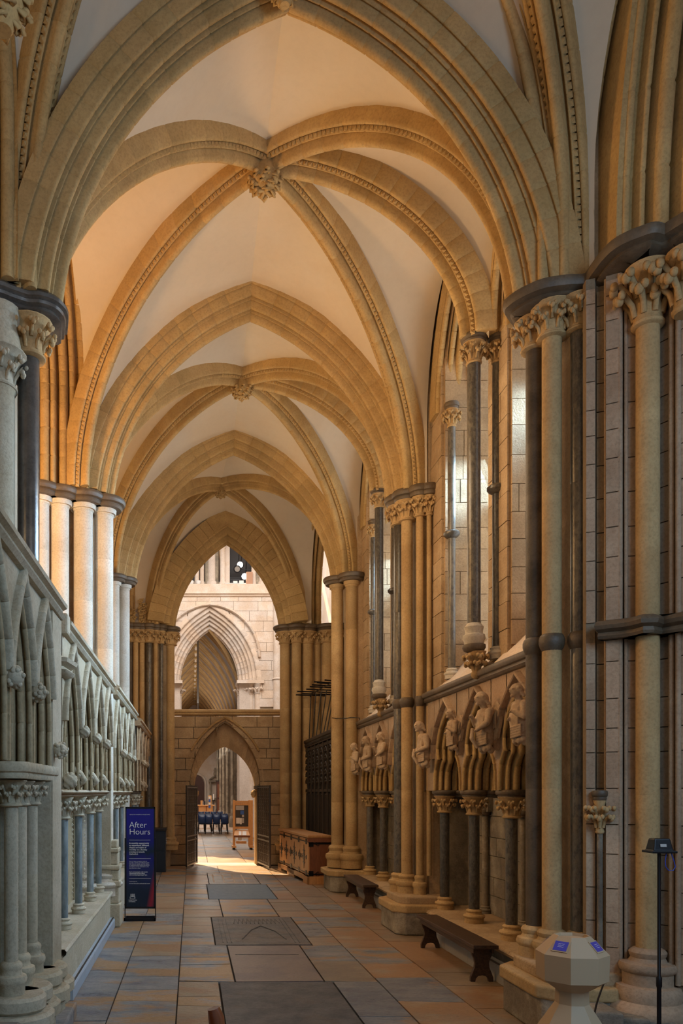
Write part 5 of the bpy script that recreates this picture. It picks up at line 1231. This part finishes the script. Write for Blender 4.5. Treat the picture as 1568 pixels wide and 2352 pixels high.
MB().box(TX(505), TX(528), YT + .2, YT + .9, 9.68, 11.6).build('gallery_pier', 'white', wf); MB().box(TX(452), TX(458), YT + .3, YT + .9, 9.68, 11.6).build('gallery_pier', 'white', wf)
MB().box(TX(600), TX(650), YT + .2, YT + .9, 9.68, 11.6).build('gallery_pier', 'white', wf)
# unseen slabs added to block the sun, open only towards the doorway
for q in ((-6.4, 6, 19.3, 27.4), (-6.4, -5.3, 27.4, 30.1), (-1.4, 6, 27.4, 30.1)): MB().box(q[0], q[1], q[2], q[3], 12.0, 12.3).build('sun_blocker_slab', 'white', wf)
MB().box(-6.4, 5, 19.28, 19.45, 8.6, 12.1).build('upper_wall', 'white', wf)
# gallery lamps and speaker
for px, py, on in ((552.5, 1291, 1), (563, 1318, 1), (546, 1301, 0)):
    p = at(px, YT - .25, py); p.y = YT + .1; t = thing('spotlight', p, {552.5: 'upper lit spotlight in the dark gallery opening', 563: 'lower lit spotlight in the dark gallery opening', 546: 'unlit spotlight between the two glowing ones'}[px], 'spotlight')
    mb = MB(); mb.tube([p + V((.06, .25, .08)), p], [.10, .15], 14); mb.build('housing', 'black', t, True)
    mb = MB(); mb.tube([p, p + V((0, -.03, -.01))], [.11, .10], 16); mb.build('lens', 'lamp_on' if on else 'steel', t, True)
    MB().tube([p + V((.06, .2, .08)), p + V((.1, .25, 1.6 + (9.9 - p.z) * .5))], .02, 6).build('bracket', 'black', t)
p = at(574, YT, 1345); t = thing('loudspeaker', p, 'tan box loudspeaker standing on the bright gallery sill', 'speaker'); MB().box(TX(565), TX(579.5), YT - .1, YT + .15, 9.68, 10.15).build('cabinet', 'speaker', t)
p = V((TX(552), YT - .05, 9.74)); t = thing('floodlight', p, 'small white floodlight on the gallery sill beside the loudspeaker', 'lamp'); mb = MB(); mb.box(p.x - .05, p.x + .12, p.y - .05, p.y + .05, 9.69, 9.82); mb.box(p.x - .28, p.x - .12, p.y - .05, p.y + .05, 9.70, 9.80); mb.build('body', 'paper', t); MB().tube([(p.x - .6, p.y, 9.72), (p.x + .4, p.y, 9.72)], .015, 6).build('cable', 'paper', t)
t = thing('guard_wire', (TX(540), YT + .3, 10), 'thin dark guard rails across the gallery opening', 'rail')
for z in (9.95, 10.35, 10.02): MB().tube([(TX(526), YT + .3, z), (TX(585), YT + .3, z)], .012, 5).build('wire', 'black', t)
for i, px in enumerate((427, 443)):
    p = V((TX(px) + .2, YT - .05, 9.7)); t = thing('floodlight', p, ('white dome lamp at the left end of the gallery sill', 'second white dome lamp on the gallery sill')[i], 'lamp'); MB().lathe(p.x, p.y, [(.08, 9.69), (.1, 9.74), (.11, 9.80), (.05, 9.84)], 12).build('dome', 'paper', t, True)

# ---- ribbed nave vault receding beyond the arch
nv = tag(MB().box(-2.6, 3.9, 31, 64, 10.3, 10.5).build('wall_nave', 'mortar'), 'long ribbed stone vault receding beyond the far arch', kind='structure')
NX, NHW, NZ, NA = .20, 1.95, 4.6, 8.55
rowsL = []
for y in (31.0, 63.0): rowsL.append([V((NX - a, y, z)) for a, z in arch_half(NHW, NZ, NA, 16)] + [V((NX + a, y, z)) for a, z in arch_half(NHW, NZ, NA, 16)[::-1][1:]])
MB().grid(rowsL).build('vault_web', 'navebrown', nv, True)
for k in range(14):            # fans of ribs rising from each springing to the ridge
    y = 31.5 + 2.2 * k
    for sg in (-1, 1):
        for q in (-1.1, -.37, .37):
            pts = []
            for i in range(13):
                a, z = arch_half(NHW - .03, NZ, NA - .04, 12)[i]; pts.append(V((NX + sg * a, y + q * (1 - (a / NHW)) , z)))
            sweep(pts, (0, 1, 0), [(-.06, .1), (-.065, .02), (-.02, -.045), (.02, -.045), (.065, .02), (.06, .1)], 1, 'lime', nv, (NX, y, 4), name='nave_rib', one=True, sub=12)
MB().tube([(NX, 31, NA - .06), (NX, 63, NA - .06)], .07, 8).build('ridge_rib', 'plaster', nv)
for k in range(18):
    MB().ball((NX, 32 + 1.7 * k, NA - .12), .13, n=8, m=5).build('ridge_boss', 'rib', nv, True)
MB().tube([(.27, 34, 8.3), (.27, 34, 3.4)], .045, 10).build('pole', 'steel', nv)
for x in (-1.9, 2.6): MB().box(x - .1, x + .1, 31, 64, 0, 6.0).build('side_wall', 'white', nv)
MB().box(-2.6, 3.9, 60, 60.3, 0, 10).build('end_wall', 'white', nv)
r = random.Random(4)
for k, (y, x) in enumerate(((35.5, 2.28), (39.5, 2.24), (44, 2.2), (48.5, 2.17), (53, 2.15), (57.5, 2.1))):
    t = thing('nave_column', (x, y, 0), 'tall slender marble nave column, %s in the receding row' % ('nearest', 'second', 'third', 'fourth', 'fifth', 'farthest')[k], 'column')
    for dx, dy in ((-.20, -.1), (-.05, -.2), (.12, -.25)):
        MB().lathe(x + dx, y + dy, [(.17, 0), (.17, .35), (.13, .5), (.085, .55), (.085, 3.9), (.12, 3.95), (.12, 4.05), (.085, 4.1), (.085, 6.4)], 12).build('shaft', 'marblebrown' if dx != -.20 else 'grey', t, True)
# door, tablet and desk at the far end
t = thing('arched_door', (-.2, 59.9, 0), 'dark red arched door in the pale far end wall', 'door'); xa, xb = at(430, 59.9), at(469, 59.9)
P = [((xa + xb) / 2 + s * a, z) for s, L in ((1, arch_half((xb - xa) / 2, 2.3, 3.05, 10)),) for a, z in L]; P2 = [((xa + xb) - a, z) for a, z in P[::-1][1:]]
pts = [(xb, 0)] + P + P2 + [(xa, 0)]; n = len(pts); mb = MB(); mb.add([V((a, 59.9, z)) for a, z in pts] + [V((a, 59.98, z)) for a, z in pts], [tuple(range(n)), tuple(range(n, 2 * n))[::-1]] + [(i, (i + 1) % n, n + (i + 1) % n, n + i) for i in range(n)]); mb.build('leaf', 'door', t)
MB().tube([V((a, 59.88, z)) for a, z in [(xb + .1, 0)] + [(a + .1 if a > (xa + xb) / 2 else a - .1, z + .08) for a, z in P + P2] + [(xa - .1, 0)]], .09, 8).build('door_surround', 'white', t, True)
t = thing('wall_monument', (at(495, 59.8), 59.8, 0), 'pale carved wall monument with an urn and pediment beside the far door', 'monument'); x = at(494, 59.7)
mb = MB(); mb.box(x - .42, x - .30, 59.6, 59.95, 1.3, 2.5); mb.box(x + .30, x + .42, 59.6, 59.95, 1.3, 2.5); mb.box(x - .50, x + .50, 59.55, 59.95, 2.5, 2.65); mb.box(x - .5, x + .5, 59.6, 59.95, 1.1, 1.3); mb.build('frame', 'grey', t)
mb = MB(); mb.tube([(x - .45, 59.75, 2.65), (x - .2, 59.75, 2.85), (x, 59.75, 2.95), (x + .2, 59.75, 2.85), (x + .45, 59.75, 2.65)], .06, 8); mb.lathe(x, 59.75, [(.05, 2.9), (.14, 3.1), (.10, 3.3), (.13, 3.4), (.03, 3.6)], 10); mb.build('urn', 'grey', t, True)
t = thing('tall_cupboard', (at(507, 57), 57, 0), 'tall dark panelled cupboard behind the blue chairs', 'cupboard'); xa, xb = at(497, 57), at(513, 57)
MB().box(xa, xb, 57, 57.5, 0, 2.55).build('carcass', 'door', t); MB().box(xa - .05, xb + .05, 56.95, 57.5, 2.5, 2.6).build('cornice', 'oakdark', t)
for a, b in ((1.35, 2.3), (.2, 1.2)): MB().box(xa + .07, xb - .07, 56.96, 57, a, b).build('door', 'oakred', t)
t = thing('reception_desk', (at(472, 45), 45, 0), 'light beech reception desk behind the blue chairs', 'desk'); xa, xb = at(456, 45), at(489, 45)
MB().box(xa, xb, 45, 45.6, 0, .95).build('body', 'beech', t); MB().box(xa - .05, xb + .1, 44.9, 45.7, .95, 1.0).build('top', 'beech', t); MB().box(xa + .42, xa + .46, 44.97, 45, .0, .95).build('panel_joint', 'oakred', t)
for px, wd, hh, m, nm, lab in ((463, 5, .26, 'beech', 'file_box', 'small wooden box on the beech desk'), (469.5, 4, .22, 'dark_board', 'computer_monitor', 'dark monitor on the beech desk'), (465.5, 2, .2, 'paper', 'leaflet_holder', 'white leaflet holder between box and monitor')):
    x = at(px, 45.2); t = thing(nm, (x, 45.2, 1.0), lab, nm.split('_')[-1]); MB().box(x - wd * .0125, x + wd * .0125, 45.1, 45.3, 1.0, 1.0 + hh).build('body', m, t)
t = thing('leaflet_rack', (at(481, 44.5), 44.5, 0), 'tall beech leaflet rack with blue and white leaflets by the desk', 'rack'); x = at(482, 44.5)
MB().box(x - .09, x + .09, 44.5, 44.7, 0, 1.55).build('board', 'beech', t)
for k in range(4): MB().box(x - .08, x + .03, 44.44, 44.5, .85 + .17 * k, .98 + .17 * k).build('leaflet', 'paper' if k % 2 else 'photo_blue', t)
t = thing('candle_stand', (at(490.5, 48), 48, 0), 'thin iron candle stand with white candle near the dark cupboard', 'stand'); x = at(490.5, 48)
MB().lathe(x, 48, [(.16, 0), (.15, .03), (.02, .08), (.02, 1.2), (.09, 1.22), (.09, 1.26)], 10).build('stem', 'iron', t, True); MB().lathe(x, 48, [(.035, 1.26), (.035, 1.62)], 8).build('candle', 'paper', t)

# ---- blue stacking chairs
def chair(loc, label):
    t = thing('stacking_chair', loc, label, 'chair', 'blue chairs beyond the doorway'); x, y = loc[0], loc[1]
    rows = []
    for s in range(7):     # seat and back shell, open towards the far end; the back faces the viewer
        v = s / 6; w_ = .145
        pr = [(0.36, .42), (.30, .40), (.15, .39), (.03, .40), (-.03, .47), (-.06, .62), (-.08, .78)][s]
        rows.append([V((x + u * w_ * (1 - .06 * abs(v - .5)), y + pr[0] - .03 * (u * u) * (1 if s > 3 else 0) * -1, pr[1] + .012 * u * u)) for u in (-1, -.8, -.4, 0, .4, .8, 1)])
    o = MB().grid(rows).build('shell', 'blue', t, True, ang=80); sd = o.modifiers.new('thick', 'SOLIDIFY'); sd.thickness = .012
    for sx in (-1, 1):
        for yy, y2 in ((.02, -.04), (.32, .36)): MB().tube([(x + sx * .115, y + yy, .39), (x + sx * .14, y + y2, 0)], .013, 6).build('leg', 'black', t)
    return t
cols = (446.5, 464, 484, 506); pos = []
c0 = None
for j, Y in enumerate((32.5, 33.3, 34.1, 35.0, 38.5)):
    for i, px in enumerate(cols):
        x = at((463.5, 479.5, 497.5, 516)[i] - (0, .6, 1.2, 3.5, 14)[j] * .55, Y) if j < 4 else at((462, 476, 490, 505)[i], Y)
        lab = 'blue plastic chair, %s row and %s from the doorway jamb with the lattice gate on the left' % (('front', 'second', 'third', 'fourth', 'rearmost')[j], ('first', 'second', 'third', 'fourth')[i])
        lab = 'blue stacking chair, %s row, %s seat from the left gate' % (('front', 'second', 'third', 'fourth', 'rearmost')[j], ('first', 'second', 'third', 'fourth')[i])
        if c0 is None: c0 = chair((x, Y, 0), lab); c0x = x
        else: dup(c0, (x, Y, 0), lab)

# ---- notice and book stand on castors
bs = thing('notice_stand', (1.56, 24, 0), 'light beech notice stand with sloping book shelf just beyond the doorway', 'stand')
yb = 24.0; L_, R_ = at(534.5, yb), at(580.5, yb); pw = .075
for x in (L_, R_ - .14): bevel(MB().box(x, x + (pw if x == L_ else .14), yb - .04, yb + .06, .10, 1.50).build('post', 'beech', bs), .006)
MB().box(L_ + pw, R_ - .14, yb - .02, yb + .02, 1.34, 1.48).build('top_rail', 'beech', bs); MB().box(L_ + pw, R_ - .14, yb - .02, yb + .02, .62, .69).build('rail', 'beech', bs)
MB().box(L_ + pw, R_ - .14, yb - .01, yb + .02, .69, 1.34).build('board', 'dark_board', bs)
text(bs, 'Notices', L_ + pw + .06, yb - .022, 1.40, .05, 'grey_paper', name='faint_heading')
for a, b, c, d, m in ((.09, .34, 1.20, 1.33, 'grey_paper'), (.10, .21, .98, 1.18, 'dark_board'), (.23, .34, 1.06, 1.18, 'photo_blue'), (.28, .34, .98, 1.05, 'grey_paper'), (.10, .215, .78, .96, 'paper'), (.22, .27, .76, .95, 'paper'), (.275, .34, .80, .95, 'grey_paper')):
    MB().box(L_ + a, L_ + b, yb - .02, yb - .012, c, d).build('notice', m, bs)
mb = MB(); mb.slabquad([(L_ + .02, yb - .22, .40), (R_ - .10, yb - .22, .40), (R_ - .14, yb, .58), (L_ + .06, yb, .58)], (0, 0, -.025)); mb.build('book_shelf', 'beech', bs)
MB().box(L_ + .02, R_ - .10, yb - .24, yb - .22, .37, .43).build('shelf_lip', 'oakred', bs); MB().box(L_ + .1, R_ - .2, yb - .02, yb + .05, .17, .24).build('lower_rail', 'beech', bs); MB().box(L_ + .15, L_ + .27, yb - .05, yb - .03, .27, .38).build('hanging_card', 'paper', bs)
for x in (L_ - .03, R_ - .12):
    MB().box(x, x + .12, yb - .30, yb + .25, .06, .11).build('foot', 'beech', bs)
    for yy in (yb - .26, yb + .2): MB().lathe(x + .06, yy, [(.03, 0), (.035, .03), (.02, .06)], 8).build('castor', 'iron', bs, True)
for i, (a, b) in enumerate(((.17, .26), (.28, .41))):
    t = thing('open_book', (L_ + a, yb - .15, .5), ('narrow booklet', 'open white book')[i] + ' lying on the sloping shelf of the notice stand', 'book')
    MB().slabquad([(L_ + a, yb - .20, .418), (L_ + b - .01, yb - .20, .418), (L_ + b, yb - .06, .532), (L_ + a + .01, yb - .06, .532)], (0, 0, .02)).build('pages', 'paper', t)

# ================================================================== NEAR FOREGROUND
# ---- faceted plywood listening post
pc = V((at(1313, 4.0) + .0, 4.0, 0)); t = thing('listening_post', pc, 'faceted pale plywood pedestal with small blue screens by the near pier', 'pedestal')
def ngon(r, z, rot=0.0, n=8, sx=1): return [V((pc.x + r * cos(2 * pi * (i + .5) / n + rot) * sx, pc.y + r * sin(2 * pi * (i + .5) / n + rot), z)) for i in range(n)]
rot = radians(-5)
rings = [(.26, 0), (.27, .06), (.085, .66), (.083, .76), (.165, .86), (.175, .865), (.175, .97), (.10, 1.035), (.098, 1.035), (.092, 1.02)]
rings = [(.22, 0), (.24, .16), (.24, .42), (.080, .675), (.078, .74), (.168, .80), (.172, .932), (.085, 1.02), (.078, 1.02), (.075, 1.005)]
mb = MB(); allp = [ngon(r_, z, rot) for r_, z in rings]; vs = [p for g in allp for p in g]; n = 8
mb.add(vs, [(j * n + i, j * n + (i + 1) % n, (j + 1) * n + (i + 1) % n, (j + 1) * n + i) for j in range(len(rings) - 1) for i in range(n)] + [tuple(range(n))[::-1], tuple(range((len(rings) - 1) * n, len(rings) * n))])
mb.build('body', 'ply', t)
A, B = ngon(.172, .932, rot), ngon(.085, 1.02, rot)
for i in (4, 6, 2):
    j = (i + 1) % 8; a, b, c, d = A[i], A[j], B[j], B[i]; ce = (a + b + c + d) / 4; nn = (b - a).cross(d - a).normalized(); nn = nn if nn.z > 0 else -nn
    if True:
        ux = (b - a).normalized(); uy = ((c + d) / 2 - (a + b) / 2).normalized()
        def quad(wd, ht, off): return [ce + ux * sx * wd + uy * sy * ht + nn * off for sx, sy in ((-1, -1), (1, -1), (1, 1), (-1, 1))]
        MB().slabquad(quad(.040, .034, .004), nn * -.012).build('bezel', 'ply', t); sc_ = MB().slabquad(quad(.033, .027, .006), nn * -.012).build('screen', 'screen_on', t)
        mb = MB()
        for q in range(3):
            pp = [ce + ux * (-.014 + .006 * k) + uy * (.010 - .009 * q + .0015 * ((k + q) % 2)) + nn * .0075 for k in range(6)]; mb.tube(pp, .0009, 4)
        mb.build('screen_text', 'white_ink', t)

# ---- floodlight on a pole
lp = V((at(1513, 4.6), 4.6, 0)); t = thing('floodlight_stand', lp, 'black floodlight on a slim pole with a looped blue cord', 'lamp')
MB().lathe(lp.x, lp.y, [(.15, 0), (.15, .012), (.02, .02), (.012, .03), (.012, .6), (.016, .61), (.016, .66), (.0095, .67), (.0095, 1.47)], 12).build('pole', 'black', t, True)
cz = 1.44; mb = MB(); q0 = [(lp.x - .055, lp.y - .04), (lp.x + .065, lp.y - .04), (lp.x + .065, lp.y + .05), (lp.x - .055, lp.y + .05)]
vs = [(a, b, 1.405) for a, b in q0] + [(lp.x + (a - lp.x) * .78, lp.y + (b - lp.y) * .7, 1.478) for a, b in q0]
mb.add(vs, [(0, 1, 2, 3), (4, 5, 6, 7), (0, 1, 5, 4), (1, 2, 6, 5), (2, 3, 7, 6), (3, 0, 4, 7)]); bevel(mb.build('housing', 'black', t), .008, 3)
bevel(MB().box(lp.x - .068, lp.x + .078, lp.y - .052, lp.y + .06, 1.393, 1.407).build('bezel', 'black', t), .003)
MB().slabquad([(lp.x - .016, lp.y - .0395, 1.430), (lp.x + .02, lp.y - .0395, 1.430), (lp.x + .02, lp.y - .0365, 1.447), (lp.x - .016, lp.y - .0365, 1.447)], (0, -.002, 0)).build('rating_label', 'grey_paper', t)
MB().tube([(lp.x + .025, lp.y - .03, 1.395), (lp.x + .012, lp.y - .04, 1.35), (lp.x + .012, lp.y - .045, 1.315), (lp.x + .03, lp.y - .045, 1.293), (lp.x + .055, lp.y - .045, 1.293), (lp.x + .068, lp.y - .045, 1.315), (lp.x + .062, lp.y - .04, 1.35), (lp.x + .052, lp.y - .03, 1.395)], .0028, 6).build('cord', 'cord', t, True)
def cable(pts, label, r=.006, mat='black'):
    P = []
    for i in range(len(pts) - 1):
        p0, p1, p2, p3 = [V(pts[max(0, min(len(pts) - 1, j))]) for j in (i - 1, i, i + 1, i + 2)]
        for k in range(8): s = k / 8; P.append(.5 * ((2 * p1) + (p2 - p0) * s + (2 * p0 - 5 * p1 + 4 * p2 - p3) * s * s + (3 * p1 - p0 - 3 * p2 + p3) * s ** 3))
    P.append(V(pts[-1])); o = MB().tube(P, r, 6).build('cable', mat, None, True); return tag(o, label, 'cable')
cable([(at(1392, 5.1), 5.1, .55), (at(1378, 4.9), 4.95, .40), (at(1364, 4.9), 4.9, .28), (at(1372, 4.8), 4.8, .12), (at(1382, 4.7), 4.75, .01), (2.6, 4.6, .01)], 'black cable dropping behind the plywood pedestal')
cable([(at(1390, 4.5), 4.5, .21), (at(1400, 4.45), 4.4, .34), (at(1430, 4.4), 4.35, .41), (at(1470, 4.4), 4.4, .36), (at(1500, 4.5), 4.5, .26), (lp.x - .02, 4.6, .10)], 'black cable arching over the plinth to the floodlight foot')
o = MB().tube([(at(764, 13.8) - .0, 13.85, 3.06), (2.56, 14.0, 3.065), (2.72, 13.85, 3.05), (2.80, 13.74, 3.06), (2.93, 13.68, 3.04), (2.945, 13.7, 2.9)], .009, 5).build('cable', 'black', None, True); tag(o, 'thin dark cable wrapped round the pale two-shaft pier', 'cable')
# ---- polished wooden post in the foreground
t = thing('wooden_post', (.075, 2.3, 0), 'polished red-brown wooden post rising from the bottom edge of the picture', 'post')
MB().tube([(.16, 2.25, 0), (.10, 2.29, .7), (.085, 2.3, .95), (.072, 2.3, 1.09), (.064, 2.3, 1.115)], [.022, .022, .023, .024, .018], 14).build('shaft', 'staff', t, True)
MB().lathe(.16, 2.25, [(.12, 0), (.12, .02), (.03, .04)], 14).build('foot', 'staff', t, True)
